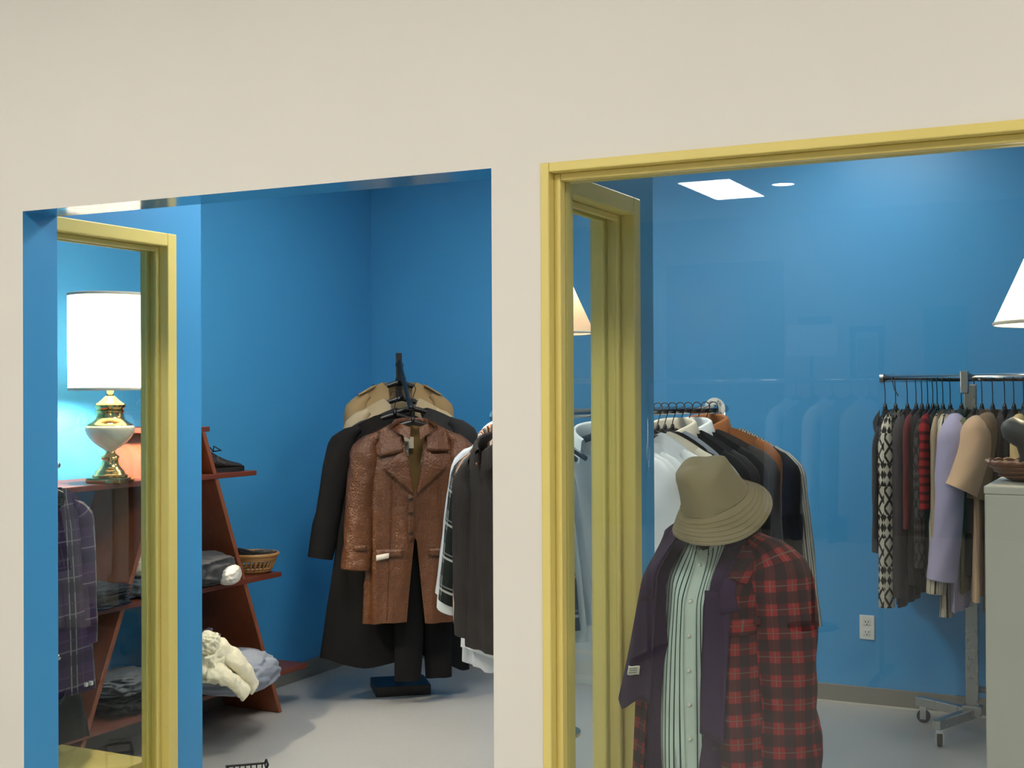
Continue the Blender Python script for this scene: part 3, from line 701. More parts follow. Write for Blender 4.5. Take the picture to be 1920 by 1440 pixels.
garment('black_overcoat', 'long black overcoat flaring out behind the leather coat', 'coat', stand_pos(.205, 1.395, -.05), RZ + .06, BLK, sw=.225, drop=.075, L=1.22, hem=.37, T=.045, hemT=.07, sl=.62, srx=.075, sry=.05, sout=.14, seed=19, group=GC, rod_dz=.09, gap=(.05, .01), sides=(-1,), uneven=.1)
# trousers
t_ = thing('black_trousers', 'black trousers hanging below the hem of the leather coat', 'trousers', stand_pos(.30, .9, .07), RZ, GC)
for s in (-1, 1):
    b = bmesh.new(); P = [(s * (.065 + .012 * k / 10), .0 + .02 * s, -.78 * k / 10) for k in range(11)]
    tube(b, P, [.085 - .002 * k for k in range(11)], 20, False, .028, (0, 1, 0))
    for v in b.verts: v.co += Vector((.008 * nz(v.co.x * 14, v.co.z * 3, s), .014 * nz(v.co.x * 18, v.co.z * 3, s + 4), 0))
    obj('trouser_leg', b, BLK, t_, True)
obj('waistband', tube(bmesh.new(), [(0, 0, -.03), (0, 0, .02)], .14, 24, False, .035, (0, 1, 0)), BLK, t_, True)
# the leather coat
LEA = leather('brown_leather', (100, 61, 34)); OLV = cloth('olive_lining', (120, 96, 56), .1, .6)
def vgap(t): return max(0, .058 * (1 - t / .33)) if t < .33 else (0 if t < .56 else .04 * (t - .56) / .44 + .006)
lc = thing('leather_coat', 'brown leather coat with wide lapels at the front of the coat stand', 'coat', stand_pos(.355, 1.362, .015), RZ - .02, GC)
kw = dict(sw=.215, drop=.07, L=.955, hem=.245, nd=.05, fold=.012, seed=23, cols=96, rows=50, uneven=.02)
bme = torso(T=.075, gap0=vgap, **kw); lb = link('body', bme, LEA, lc); bv = bvh_of(bme)
link('lining', torso(T=.068, gap0=vgap, **kw), OLV, lc).scale = (.975, 1, 1)
for s in (-1, 1):
    sl_ = link('sleeve', sleeve(s, .215, .07, .63, .074, .055, .92, .06, -.03, 0, seed=29 + s, seg=30), LEA, lc)
    obj('cuff', cuff_ring(s, .215, .07, .63, .074 * .92, .055 * .92, .06, -.03, 0, .05), LEA, lc, True)
    link('collar_wing', patch(bv, ((s * .07, .012), (s * .165, -.045), (s * .172, -.165 if s < 0 else -.14), (s * .055, -.14)), 9, 9, .012, .007, name='collar_wing', fallback=-.05), LEA, lc)
    link('lapel', patch(bv, ((s * .048, -.125), (s * .085, -.155), (s * .152, -.215), (s * .006, -.345)), 10, 12, .009, .007, name='lapel', fallback=-.06), LEA, lc)
    link('pocket_flap', patch(bv, ((s * .06, -.60), (s * .185, -.60), (s * .185, -.635), (s * .06, -.635)), 8, 4, .004, .006, name='pocket_flap'), LEA, lc)
    link('front_seam', patch(bv, ((s * .105, -.2), (s * .11, -.2), (s * .14, -.93), (s * .135, -.93)), 2, 26, .001, .003, name='front_seam'), LEA, lc)
    link('cuff_strap', patch(bvh_of(sl_.data), ((s * .225, -.575), (s * .29, -.575), (s * .29, -.6), (s * .225, -.6)), 6, 3, .003, .005, name='cuff_strap', fallback=-.09), LEA, lc)
link('collar_stand', shirt_collar(.072, .018, front=.045, depth=.06), LEA, lc)
link('placket', patch(bv, ((-.035, -.34), (-.002, -.34), (-.004, -.56), (-.035, -.56)), 4, 12, .003, .004, name='placket'), LEA, lc)
BRB = paint('brown_button', (44, 28, 20), .3, .1, .0)
for z in (-.365, -.43, -.525): button(lc, bv, -.022, z, BRB, .011)
PAPER = paint('paper_tag', (226, 218, 206), .7, .03, .0)
tg = obj('neck_label', box((-.062, .0, -.13), (.008, .002, -.075), .0008), paint('cream_label', (206, 196, 172), .7), lc); tg.location = (0, .03, .0)
tg = obj('price_tag', box((-.052, .0, -.165), (-.018, .002, -.095), .0008), paint('grey_tag', (132, 134, 128), .5), lc); tg.location = (0, .012, .0)
ts = obj('sticker', box((-.042, -.001, -.148), (-.026, .0, -.137)), WHITEP, tg)
for k in range(3): obj('print_line', box((-.046, -.001, -.105 - k * .006), (-.022 - .004 * k, .0, -.108 - k * .006)), RUB, tg)
link('pocket_tag', patch(bv, ((-.185, -.625), (-.125, -.615), (-.125, -.64), (-.185, -.65)), 5, 3, .012, .002, name='pocket_tag'), PAPER, lc)
hanger('black hanger holding the brown leather coat', lc.location, RZ, .085, .2, .07)

# ------------------------------------------------------------------ centre rack (rail runs away from the entry behind the pillar)
A9 = math.radians(7.5); ru = Vector((math.sin(A9), math.cos(A9), 0)); RB = at(1340, 767, d=5.2); RZR = RB.z
RA = RB - ru * 1.5
rk = thing('garment_rack', 'chrome garment rack behind the beige pillar with shirts and jackets', 'clothes rack', (RA.x, RA.y, 0), -A9)
obj('rod', tube(bmesh.new(), [(0, -.05, RZR), (0, 1.6, RZR)], .0155, 16), CHROME, rk, True)
for y in (-.03, 1.58):
    obj('post', tube(bmesh.new(), [(0, y, .1), (0, y, RZR - .012)], .0145, 14), CHROME, rk, True)
    obj('foot_bar', box((-.24, y - .02, .075), (.24, y + .02, .105), .004), CHROME, rk)
    for x in (-.21, .21):
        cst = obj('caster', lathe(bmesh.new(), [(0, -.012), (.03, -.012), (.034, -.006), (.034, .006), (.03, .012), (0, .012)], 20), RUB, rk, True, 40); cst.location = (x, y, .0345); cst.rotation_euler = (PI / 2, 0, 0)
        obj('fork', box((-.014, -.042, -.016), (.014, .04, .016), .003), STEEL, cst)
obj('bottom_bar', tube(bmesh.new(), [(0, -.03, .12), (0, 1.58, .12)], .012, 12), CHROME, rk, True)
dv = thing('size_divider', 'round white size divider lettered XXL on the chrome rail', 'size divider', RB, -A9)
b = bmesh.new(); lathe(b, [(.018, -.0012), (.0455, -.0012), (.0455, .0012), (.018, .0012), (.018, -.0012)], 48); bmesh.ops.rotate(b, verts=b.verts, cent=(0, 0, 0), matrix=Matrix.Rotation(PI / 2, 3, 'X'))
obj('disc', b, WHITEP, dv)
INK = paint('black_ink', (20, 20, 24), .5, .0, .0)
for s_, an in (('XXL', -.75), ('XL', .55), ('XL', -2.2), ('XL', 2.4)):
    o = text_obj('lettering', s_, .0155, INK, dv, (-math.sin(an) * .032, -.0016, math.cos(an) * .032), (0, 0, 0)); o.rotation_euler = (Matrix.Rotation(-an, 3, 'Y') @ Matrix.Rotation(PI / 2, 3, 'X')).to_euler()
def on_rack(name, label, cat, s, mat, **k):
    p_ = RA + ru * (s * .95); dz = k.pop('dz', .085)
    k.setdefault('T', .03); k.setdefault('sry', .026); k.setdefault('group', 'clothes on the chrome rack behind the pillar')
    rz = -A9 + math.radians(k.pop('dr', 0)); gx = k.pop('gx', 0); g_ = Vector((math.cos(rz), math.sin(rz), 0)) * gx
    hanger('hanger of the ' + hang_name(label), (p_.x, p_.y, RZR + .012 - dz), rz, dz - .008, k.get('sw', .21) * .93, k.get('drop', .06))
    return garment(name, label, cat, (p_.x + g_.x, p_.y + g_.y, RZR + .012 - dz), rz, mat, hang=False, **k)
CORD = corduroy('charcoal_corduroy', (58, 54, 52)); OLIVE = cloth('dark_olive_cotton', (50, 50, 42), .2)
WSH = cloth('white_shirt_cotton', (226, 230, 230), .04); PGR = cloth('pale_grey_cotton', (168, 176, 186), .06)
ORS = striped('orange_blue_stripe', (196, 128, 78), [(0, .16, (88, 54, 40)), (.16, .3, (228, 222, 206)), (.42, .58, (96, 132, 150)), (.58, .66, (60, 40, 34)), (.82, .9, (236, 228, 210))], .055)
GRP = plaid('green_black_plaid', (28, 36, 34), [(0, .45, (16, 20, 22)), (.55, .6, (220, 222, 216)), (.68, .72, (190, 194, 190))], [(0, .4, (22, 30, 28)), (.55, .62, (212, 216, 210)), (.7, .74, (150, 156, 152))], .115, .75)
on_rack('corduroy_jacket', 'charcoal corduroy jacket at the near end of the chrome rack', 'jacket', .02, CORD, sw=.215, drop=.075, L=.66, hem=.21, sl=.56, srx=.07, sry=.035, sout=.0, T=.02, dr=-25, gx=-.05, dz=.1, seed=41, collar=CORD)
on_rack('olive_shirt', 'dark olive shirt behind the charcoal corduroy jacket', 'shirt', .065, OLIVE, sw=.215, drop=.08, L=.62, hem=.2, sl=.55, srx=.06, sout=.04, T=.016, dr=-24, gx=-.07, seed=43, cuff=OLIVE)
on_rack('striped_shirt', 'orange and blue striped shirt behind the dark olive shirt', 'shirt', .105, ORS, sw=.22, drop=.075, L=.66, hem=.2, sl=.56, srx=.06, sout=.03, T=.016, dr=-22, gx=-.105, dz=.078, seed=45, collar=ORS)
on_rack('plaid_shirt', 'dark green plaid shirt with white lines behind the striped shirt', 'shirt', .145, GRP, sw=.215, drop=.08, L=.7, hem=.19, sl=.5, srx=.065, sout=.12, T=.016, dr=-20, gx=-.13, seed=47, collar=GRP, fold=.016)
on_rack('white_shirt', 'white shirt between the green plaid shirt and a pale grey shirt', 'shirt', .185, WSH, sw=.225, drop=.075, L=.74, hem=.26, sl=.56, srx=.06, sout=.13, T=.016, dr=-19, gx=-.15, dz=.068, seed=49, collar=WSH, cuff=WSH)
on_rack('grey_shirt', 'pale grey shirt behind the white shirt near the pillar', 'shirt', .225, cloth('off_white_grey_cotton', (204, 210, 216), .05), sw=.235, drop=.075, L=.8, hem=.26, sl=.52, srx=.06, sout=.14, T=.016, dr=-18, gx=-.165, dz=.066, seed=51, collar=WSH)
on_rack('white_shirt', 'white shirt with long sleeves nearest the entry window of the three', 'shirt', .60, WSH, sw=.225, drop=.085, L=.86, hem=.25, sl=.78, srx=.07, sry=.04, sout=.10, seed=53, collar=WSH, fold=.02)
on_rack('white_shirt', 'white shirt in the middle of the three behind the entry window', 'shirt', .68, WSH, sw=.215, drop=.085, L=.82, hem=.24, sl=.66, srx=.065, sout=.03, seed=55, fold=.02)
on_rack('white_shirt', 'white shirt farthest back of the three behind the entry window', 'shirt', .76, WSH, sw=.21, drop=.085, L=.82, hem=.24, sl=.62, srx=.065, sout=.02, seed=57)
CRJ = cloth('cream_jacket_twill', (214, 206, 186), .05); BSUIT = cloth('black_suit_wool', (20, 21, 23), .2); CHS = cloth('charcoal_suit_wool', (46, 46, 48), .15)
on_rack('white_shirt', 'white shirt edge left of the cream jacket', 'shirt', .93, WSH, sw=.215, drop=.08, L=.8, hem=.24, sl=.6, srx=.06, sout=.0, seed=59)
on_rack('cream_jacket', 'cream jacket hanging left of the pale grey shirt', 'jacket', 1.0, CRJ, sw=.235, drop=.08, L=.82, hem=.25, sl=.64, srx=.065, sry=.035, sout=.02, seed=61)
on_rack('black_jacket', 'black jacket hanging behind the cream jacket', 'jacket', 1.065, BSUIT, sw=.225, drop=.085, L=.8, hem=.25, sl=.62, srx=.06, sout=.02, seed=63)
on_rack('grey_shirt', 'pale grey shirt hanging above the bucket hat', 'shirt', 1.125, PGR, sw=.25, drop=.11, L=.8, hem=.25, sl=.62, srx=.055, sout=.02, seed=65)
on_rack('black_jacket', 'black suit jacket hanging left above the hat crown', 'jacket', 1.19, BSUIT, sw=.25, drop=.1, L=.84, hem=.25, sl=.62, srx=.065, sout=.03, seed=67, collar=CRJ)
on_rack('charcoal_jacket', 'charcoal suit jacket hanging over the hat crown', 'jacket', 1.26, CHS, sw=.255, drop=.1, L=.84, hem=.25, sl=.62, srx=.065, sout=.03, seed=69)
on_rack('black_jacket', 'black suit jacket with a white collar below the size divider', 'jacket', 1.33, BSUIT, sw=.255, drop=.09, L=.84, hem=.26, sl=.64, srx=.07, sry=.032, sout=.03, seed=71, collar=WSH)
on_rack('charcoal_jacket', 'charcoal jacket right of the hat', 'jacket', 1.41, cloth('grey_brown_wool', (58, 55, 54), .15), sw=.265, drop=.085, L=.86, hem=.27, sl=.66, srx=.075, sry=.034, sout=.03, seed=73)
ORB = cloth('rust_suede', (150, 94, 52), .15)
on_rack('rust_jacket', 'rust brown jacket showing only its collar and shoulder', 'jacket', 1.49, ORB, sw=.262, drop=.065, L=.8, hem=.25, sl=.6, srx=.06, sout=.0, seed=75, collar=ORB, dz=.075)
on_rack('black_jacket', 'black jacket at the far right end of the rail', 'jacket', 1.565, BSUIT, sw=.29, drop=.1, L=.86, hem=.28, sl=.66, srx=.075, sry=.034, sout=.03, seed=77)
STR = striped('grey_white_stripe', (214, 214, 206), [(0, .3, (110, 112, 112)), (.6, .7, (60, 62, 64))], .02)
on_rack('striped_shirt', 'grey and white striped shirt peeking out behind the last black jacket', 'shirt', 1.63, STR, sw=.28, drop=.1, L=.86, hem=.27, sl=.68, srx=.065, sout=.09, seed=79)
# ------------------------------------------------------------------ dressed torso form with bucket hat, behind the front pane
mp = at(1340, 1000, d=3.30); MX, MY = mp.x, mp.y
toc = math.atan2(-MY, -MX)                                # towards the camera
MR = toc + PI / 2 - math.radians(32)                      # local -y faces the lens, turned to the left
ZN = 1.175
mn = thing('torso_form', 'dressmaker torso form on a pole stand wearing shirts behind the front window', 'mannequin', (MX, MY, 0), MR)
FORM = paint('form_jersey', (60, 56, 52), .8)
b = bmesh.new(); rings = []
for z, wx, wy in ((.52, .10, .075), (.62, .11, .08), (.75, .1, .075), (.9, .105, .075), (1.02, .11, .075), (1.08, .09, .055), (1.11, .055, .045), (1.13, .042, .042), (1.26, .04, .04)):
    rings.append([b.verts.new((wx * math.cos(2 * PI * k / 28), wy * math.sin(2 * PI * k / 28), z)) for k in range(28)])
for A_, B_ in zip(rings, rings[1:]):
    for k in range(28): b.faces.new((A_[k], A_[(k + 1) % 28], B_[(k + 1) % 28], B_[k]))
b.faces.new(rings[0][::-1]); b.faces.new(rings[-1])
obj('torso', b, FORM, mn, True)
obj('pole', tube(bmesh.new(), [(0, 0, .02), (0, 0, .53)], .014, 12), STEEL, mn, True)
obj('base', lathe(bmesh.new(), [(0, 0), (.15, 0), (.15, .01), (.03, .025), (.016, .04), (0, .04)], 32), BLACKM, mn, True, 40)
GM = 'layered clothes on the torso form'
# striped shirt, innermost
SGR = striped('green_white_stripe', (216, 234, 224), [(0, .24, (34, 62, 58))], .0155)
SPL = striped('green_white_placket', (214, 230, 220), [(.46, .54, (52, 78, 74))], .036)
ss = thing('striped_shirt', 'pale green and white striped shirt buttoned up on the torso form', 'shirt', (MX, MY, ZN), MR, GM)
m1 = torso(L=.74, hem=.165, T=.108, fold=.016, seed=81, cols=110, rows=50, uneven=.01, sw=.14, drop=.05, nd=.075, nw=.05); link('body', m1, SGR, ss); b1 = bvh_of(m1)
link('placket', patch(b1, ((-.017, -.075), (.017, -.075), (.017, -.72), (-.017, -.72)), 5, 40, .003, .002, name='placket'), SPL, ss)
link('chest_pocket', patch(b1, ((.04, -.165), (.11, -.165), (.105, -.25), (.045, -.25)), 8, 8, .002, .002, name='chest_pocket'), SGR, ss)
link('collar_band', patch(b1, ((-.018, -.085), (-.01, -.085), (-.045, -.012), (-.052, -.018)), 3, 10, .003, .004, name='collar_band', fallback=-.06), SPL, ss)
link('collar_band', patch(b1, ((.01, -.085), (.018, -.085), (.052, -.018), (.045, -.012)), 3, 10, .003, .004, name='collar_band', fallback=-.06), SPL, ss)
PB = paint('pearl_button', (226, 226, 214), .25, .02, .0)
for k in range(8): button(ss, b1, 0, -.11 - k * .085, PB, .0055)
THR = paint('dark_thread', (40, 56, 54), .8)
for k, (dx, dz) in enumerate(((0, 0), (.007, .004), (.013, -.001), (.019, .006))):
    hit = b1.ray_cast(Vector((.06 + dx, -2, -.155 + dz)), Vector((0, 1, 0)))
    y = hit[0].y - .006 if hit[0] is not None else -.1
    obj('embroidery', tube(bmesh.new(), [(.06 + dx, y, -.15 + dz), (.063 + dx, y - .001, -.16 + dz), (.059 + dx, y, -.168 + dz), (.065 + dx, y, -.162 + dz)], .0012, 5), THR, ss)
# plaid flannel
RPL = plaid('red_black_plaid', (146, 38, 40), [(0, .5, (22, 22, 26)), (.74, .78, (120, 110, 96))], [(0, .5, (28, 28, 32)), (.74, .78, (110, 100, 88))], .056, .74)
pf = thing('plaid_flannel', 'red and black plaid flannel jacket over the right shoulder of the torso form', 'jacket', (MX, MY, ZN), MR, GM)
m3_ = torso(L=.70, hem=.215, T=.145, gap0=lambda t: .1 + .02 * t, fold=.018, seed=87, cols=100, rows=44, sw=.165, drop=.05, nd=.06, nw=.058, uneven=.04)
link('body', m3_, RPL, pf); b3_ = bvh_of(m3_)
link('sleeve', sleeve(1, .165, .05, .60, .088, .085, .9, .05, -.02, 0, seed=89, seg=34, fold=.012), RPL, pf)
obj('cuff', cuff_ring(1, .165, .05, .60, .088 * .9, .085 * .9, .05, -.02, 0, .05), RPL, pf, True)
link('collar_wing', patch(b3_, ((.105, -.045), (.15, -.05), (.15, -.14), (.115, -.125)), 8, 8, .008, .005, name='collar_wing'), RPL, pf)
link('pocket_flap', patch(b3_, ((.125, -.22), (.19, -.22), (.185, -.26), (.13, -.26)), 6, 4, .005, .004, name='pocket_flap'), RPL, pf)
# purple shirt, open, its left front thrown back over the flannel
PUR = cloth('dark_purple_cotton', (50, 27, 60), .2, .8, sheen=0)
ps = thing('purple_shirt', 'dark purple shirt hanging open over the striped shirt', 'shirt', (MX, MY, ZN), MR, GM)
m2 = torso(L=.76, hem=.19, T=.13, gap0=lambda t: .05 + .022 * math.sin(min(1, t * 1.3) * PI) - .008 * t, fold=.016, seed=83, cols=100, rows=44, sw=.153, drop=.05, nd=.06, nw=.055, uneven=.02)
link('body', m2, PUR, ps); b2_ = bvh_of(m2)
link('lapel', patch(b3_, ((.085, -.05), (.118, -.06), (.15, -.2), (.085, -.22)), 8, 8, .008, .004, name='lapel'), PUR, ps)
link('front_panel', patch(b3_, ((.058, -.16), (.135, -.16), (.128, -.52), (.062, -.5)), 8, 18, .006, .004, name='front_panel', fallback=-.13), PUR, ps)
def pan(u, v, o=0.0):
    x = lerp(lerp(-.05, -.128, u), lerp(-.085, -.258, u), v); z = lerp(lerp(-.0, -.035, u ** 1.5), lerp(-.455, -.49, u), v) + (.012 * math.sin(u * 7) * v)
    W_ = lerp(.15, .275, v); T_ = lerp(.05, .168, sm(v / .3))
    return (x, -T_ * math.sqrt(max(.03, 1 - (x / W_) ** 2)) - .006 * math.sin(u * 9 + v * 3) * v - o, z)
def pan_mesh(name, u0, u1, v0, v1, nu, nv, o, th, tilt=0):
    V = [pan(lerp(u0, u1, i / (nu - 1)), lerp(v0, v1, j / (nv - 1)) + tilt * i / (nu - 1), o + q) for q in (0, th) for j in range(nv) for i in range(nu)]
    N = nu * nv; Fc = []
    for j in range(nv - 1):
        for i in range(nu - 1):
            q = (j * nu + i, j * nu + i + 1, (j + 1) * nu + i + 1, (j + 1) * nu + i); Fc += [tuple(k + N for k in q), q[::-1]]
    ed = [i for i in range(nu)] + [j * nu + nu - 1 for j in range(1, nv)] + [(nv - 1) * nu + i for i in range(nu - 2, -1, -1)] + [j * nu for j in range(nv - 2, 0, -1)]
    for k in range(len(ed)): Fc.append((ed[k], ed[(k + 1) % len(ed)], ed[(k + 1) % len(ed)] + N, ed[k] + N))
    me = bpy.data.meshes.new(name); me.from_pydata(V, [], Fc); return me
link('front_panel', pan_mesh('front_panel', 0, 1, 0, 1, 24, 30, .006, .004), PUR, ps)
link('lapel', pan_mesh('lapel', .04, .5, .03, .42, 10, 12, .014, .004), PUR, ps)
tg = link('care_label', pan_mesh('care_label', .30, .64, .80, .85, 6, 4, .013, .001, -.045), PAPER, ps)
INKG = paint('grey_print_ink', (110, 110, 112), .6)
for k in range(3): link('print_line', pan_mesh('print_line', .36, .58, .802 + .012 * k, .806 + .012 * k, 4, 2, .0145, .0006, -.03), INKG, tg)
for k in range(4): button(ps, b2_, .085, -.38 - k * .08, RUB, .006)
# hat
HATM = cloth('khaki_cotton', (146, 132, 104), .1, .85, 500, .1, .2); 
hp = at(1340, 934, d=3.2)
ht = thing('bucket_hat', 'khaki bucket hat tilted on top of the torso form', 'hat', hp)
view = (Vector((0, 0, H)) - hp).normalized(); vr = Vector((math.cos(YAW), math.sin(YAW), 0))
ax = (Vector((0, 0, 1)) - vr * .40 + Vector((view.x, view.y, 0)) * .34).normalized()     # crown leans left and a little towards the lens
xa = (vr - ax * vr.dot(ax)).normalized(); ya = ax.cross(xa)
ht.rotation_mode = 'QUATERNION'; ht.rotation_quaternion = Matrix((xa, ya, ax)).transposed().to_quaternion()
def hat_part(prof, seg=64, amp=.006, squash=0):
    b = bmesh.new(); lathe(b, prof, seg)
    for v in b.verts:
        c_ = v.co; k = max(0, c_.z) / .1
        c_ += Vector((nz(c_.x * 14, c_.y * 14, c_.z * 10), nz(c_.x * 14 + 5, c_.y * 14, c_.z * 10), nz(c_.x * 12, c_.y * 12 + 8, c_.z * 10))) * (amp * (1 + 1.2 * k))
        if squash: c_.z -= squash * k * math.exp(-((c_.x - .01) ** 2) / .0014) * .5; c_.x *= 1 - .08 * k
        if c_.z < -.005: c_.z += .012 * math.sin(math.atan2(c_.y, c_.x) * 2 + .8) * min(1, -c_.z / .04)
    return b
obj('crown', hat_part([(0, .105), (.02, .106), (.04, .105), (.058, .101), (.068, .094), (.074, .082), (.078, .066), (.082, .045), (.086, .022), (.089, .0), (.09, -.006)], amp=.007, squash=.018), HATM, ht, True)
obj('brim', hat_part([(.0885, .0), (.093, -.004), (.103, -.016), (.115, -.032), (.127, -.05), (.1305, -.056), (.1285, -.058), (.124, -.052), (.112, -.034), (.1, -.018), (.09, -.004)], amp=.003), HATM, ht, True)
for k in range(5):
    f = .18 + .17 * k; rr = lerp(.093, .1305, f) + .0012; z = lerp(-.004, -.056, f ** 1.05)
    b = tube(bmesh.new(), [(rr * math.cos(a), rr * math.sin(a), z + .012 * math.sin(a * 2 + .8) * min(1, -z / .04) + .0005) for a in [2 * PI * q / 64 for q in range(64)]], .0009, 5, False, None, None, True)
    obj('stitch_line', b, HATM, ht, True)
obj('band_seam', tube(bmesh.new(), [(.0895 * math.cos(a), .0895 * math.sin(a), .002) for a in [2 * PI * q / 64 for q in range(64)]], .0016, 5, False, None, None, True), HATM, ht, True)

# ------------------------------------------------------------------ right: steel rolling rack
RX, RY = -.745, 5.94
rz_ = at(1803, 708, Y=RY).z; xl = at(1652, 708, Y=RY).x
rr_ = thing('rolling_rack', 'steel rolling garment rack on casters by the back wall', 'clothes rack', (RX, RY, 0))
obj('rod', tube(bmesh.new(), [(xl - RX, 0, rz_), (1.7, 0, rz_)], .0185, 16), CHROME, rr_, True)
obj('end_cap', tube(bmesh.new(), [(xl - RX - .004, 0, rz_), (xl - RX + .012, 0, rz_)], .021, 16), STEEL, rr_, True, 40)
for sx in (0, 1.35):
    obj('post', box((sx - .026, -.018, .12), (sx + .026, .018, rz_ - .03), .004), STEEL, rr_)
    cl = obj('clamp', box((sx - .04, -.026, rz_ - .07), (sx - .004, .026, rz_ + .03), .004), CHROME, rr_)
    for k in (-1, 1): obj('screw', tube(bmesh.new(), [(sx - .022 + k * .01, -.03, rz_ - .045), (sx - .022 + k * .01, -.024, rz_ - .045)], .006, 10), CHROME, cl)
    obj('hub', box((sx - .04, -.03, .085), (sx + .04, .03, .13), .004), STEEL, rr_)
    for tx, ty in (((-.225, .12), (-.10, -.255)) if sx == 0 else ((.22, .12), (.12, -.25))):
        dv_ = Vector((tx, ty, 0)); ln = dv_.length; ang = math.atan2(ty, tx)
        arm = obj('foot_bar', box((0, -.02, .075), (ln + .03, .02, .115), .003), STEEL, rr_); arm.location = (sx, 0, 0); arm.rotation_euler = (0, 0, ang)
        cst = obj('caster', lathe(bmesh.new(), [(0, -.011), (.026, -.011), (.03, -.006), (.03, .006), (.026, .011), (0, .011)], 22), RUB, rr_, True, 40)
        cst.location = (sx + tx, ty, .0305); cst.rotation_euler = (PI / 2, 0, ang + .5)
        b = box((-.012, .024, -.015), (.016, .05, .015), .003); bx(b, (-.012, -.012, .012), (.014, .03, .016)); bx(b, (-.012, -.012, -.016), (.014, .03, -.012))
        obj('fork', b, CHROME, cst)
obj('crossbar', tube(bmesh.new(), [(0, 0, .2), (1.35, 0, .2)], .014, 12), STEEL, rr_, True)
obj('lever', tube(bmesh.new(), [(0, -.02, .69), (.12, -.06, .74)], .012, 8), CHROME, rr_)
obj('empty_hook', tube(bmesh.new(), [(xl - RX + .05, .018, rz_ - .0), (xl - RX + .05, 0, rz_ + .019), (xl - RX + .05, -.02, rz_), (xl - RX + .06, -.012, rz_ - .05), (xl - RX + .075, 0, rz_ - .08)], .0022, 6), HOOKM, rr_, True)
NORD = nordic('nordic_knit', (206, 198, 180), (30, 29, 29))
GEO = nordic('grey_geometric_knit', (74, 70, 70), (34, 32, 33))
RST = striped('red_stripe_knit', (150, 26, 34), [(0, .4, (86, 16, 24))], .036, False)
CST = striped('cream_black_stripe', (212, 200, 178), [(0, .12, (26, 24, 24)), (.2, .24, (120, 90, 50)), (.6, .64, (60, 54, 48))], .085)
LAV = cloth('lavender_cotton', (172, 164, 192), .05); PEACH = cloth('peach_cotton', (206, 172, 138), .06); TANC = cloth('tan_brown_cotton', (122, 100, 76), .12)
DRED = cloth('dark_red_knit', (92, 26, 34), .2); OLV2 = cloth('olive_khaki_cotton', (112, 112, 82), .1); BEI = cloth('beige_knit', (172, 150, 124), .1)
BLK2 = cloth('black_knit', (20, 20, 22), .2); DKB = cloth('dark_brown_wool', (52, 42, 36), .15); DGR = cloth('dark_grey_jersey', (58, 54, 58), .15); YCR = cloth('yellow_cream_cotton', (214, 184, 128), .06)
GR = 'clothes on the steel rolling rack'
NZ_ = rz_ - .135
def on_rail(name, label, cat, px, mat, ybot, ytop=770, L=.75, w_=.21, **k):
    """px = sleeve centre, ybot = its lower end, in the photograph"""
    yn = RY - w_ - .04
    P0, P1 = at(px, ytop, Y=yn), at(px, ybot, Y=yn)
    dr_ = max(.03, NZ_ - P0.z); sl = max(.1, P0.z - P1.z)
    k.setdefault('srx', .06); k.setdefault('sry', .03); k.setdefault('T', .024); k.setdefault('sout', .03)
    return garment(name, label, cat, (P0.x, RY, NZ_), -PI / 2 + k.pop('dr', 0), mat, sw=w_, drop=dr_, L=L, hem=w_ + .03, sl=sl, rod_dz=.12, group=GR, **k)
on_rail('denim_jacket', 'dark grey jacket at the left end of the steel rack', 'jacket', 1641, cloth('grey_denim', (44, 46, 52)), 1010, 810, L=.62, w_=.19, seed=101, sry=.018)
on_rail('nordic_sweater', 'cream and black patterned knit sweater on the steel rack', 'sweater', 1659, NORD, 1132, 768, L=.74, w_=.215, seed=103, sry=.034, r2=.95, srx=.055)
on_rail('grey_cardigan', 'dark grey cardigan right of the patterned knit sweater', 'cardigan', 1683, DGR, 1120, 775, L=.86, w_=.2, seed=105, sry=.034)
on_rail('red_sweater', 'dark red sweater left of the geometric grey sweater', 'sweater', 1700, DRED, 985, 772, L=.7, w_=.2, seed=107, sry=.022)
on_rail('black_sweater', 'black sweater between the dark red and geometric grey sweaters', 'sweater', 1712, BLK2, 1090, 770, L=.8, w_=.19, seed=109)
on_rail('geometric_sweater', 'grey geometric patterned sweater left of the red striped sweater', 'sweater', 1722, GEO, 1068, 790, L=.7, w_=.21, seed=111, sry=.03)
on_rail('red_striped_sweater', 'bright red striped sweater with a shorter sleeve on the steel rack', 'sweater', 1731, RST, 940, 764, L=.6, w_=.22, seed=113, sry=.026)
on_rail('black_shirt', 'black shirt between the red striped sweater and beige cardigan', 'shirt', 1742, BLK2, 1080, 775, L=.78, w_=.185, seed=115)
on_rail('beige_cardigan', 'beige fine-knit cardigan left of the cream striped shirt', 'cardigan', 1751, BEI, 1062, 768, L=.7, w_=.215, seed=117, sry=.02)
on_rail('cream_striped_shirt', 'cream shirt with black stripes left of the lavender shirt', 'shirt', 1766, CST, 1112, 775, L=.88, w_=.205, seed=119, sfwd=-.03, sry=.045, cuff=CST, r2=.9)
on_rail('lavender_shirt', 'lavender dress shirt with a buttoned cuff on the steel rack', 'shirt', 1786, LAV, 1088, 776, L=.86, w_=.23, seed=121, sfwd=-.05, sry=.068, cuff=LAV, srx=.07, r2=.9)
on_rail('olive_shirt', 'olive short-sleeved shirt right of the lavender shirt', 'shirt', 1800, OLV2, 885, 790, L=.78, w_=.2, seed=123, sry=.04, r2=1)
on_rail('black_shirt', 'black shirt right of the olive short-sleeved shirt', 'shirt', 1815, BLK2, 1000, 780, L=.7, w_=.18, seed=125)
on_rail('peach_shirt', 'peach short-sleeved shirt above the grey cabinet edge', 'shirt', 1826, PEACH, 918, 790, L=.8, w_=.235, seed=127, sfwd=-.05, sry=.065, srx=.085, r2=1.05, sout=.06, sbend=.02)
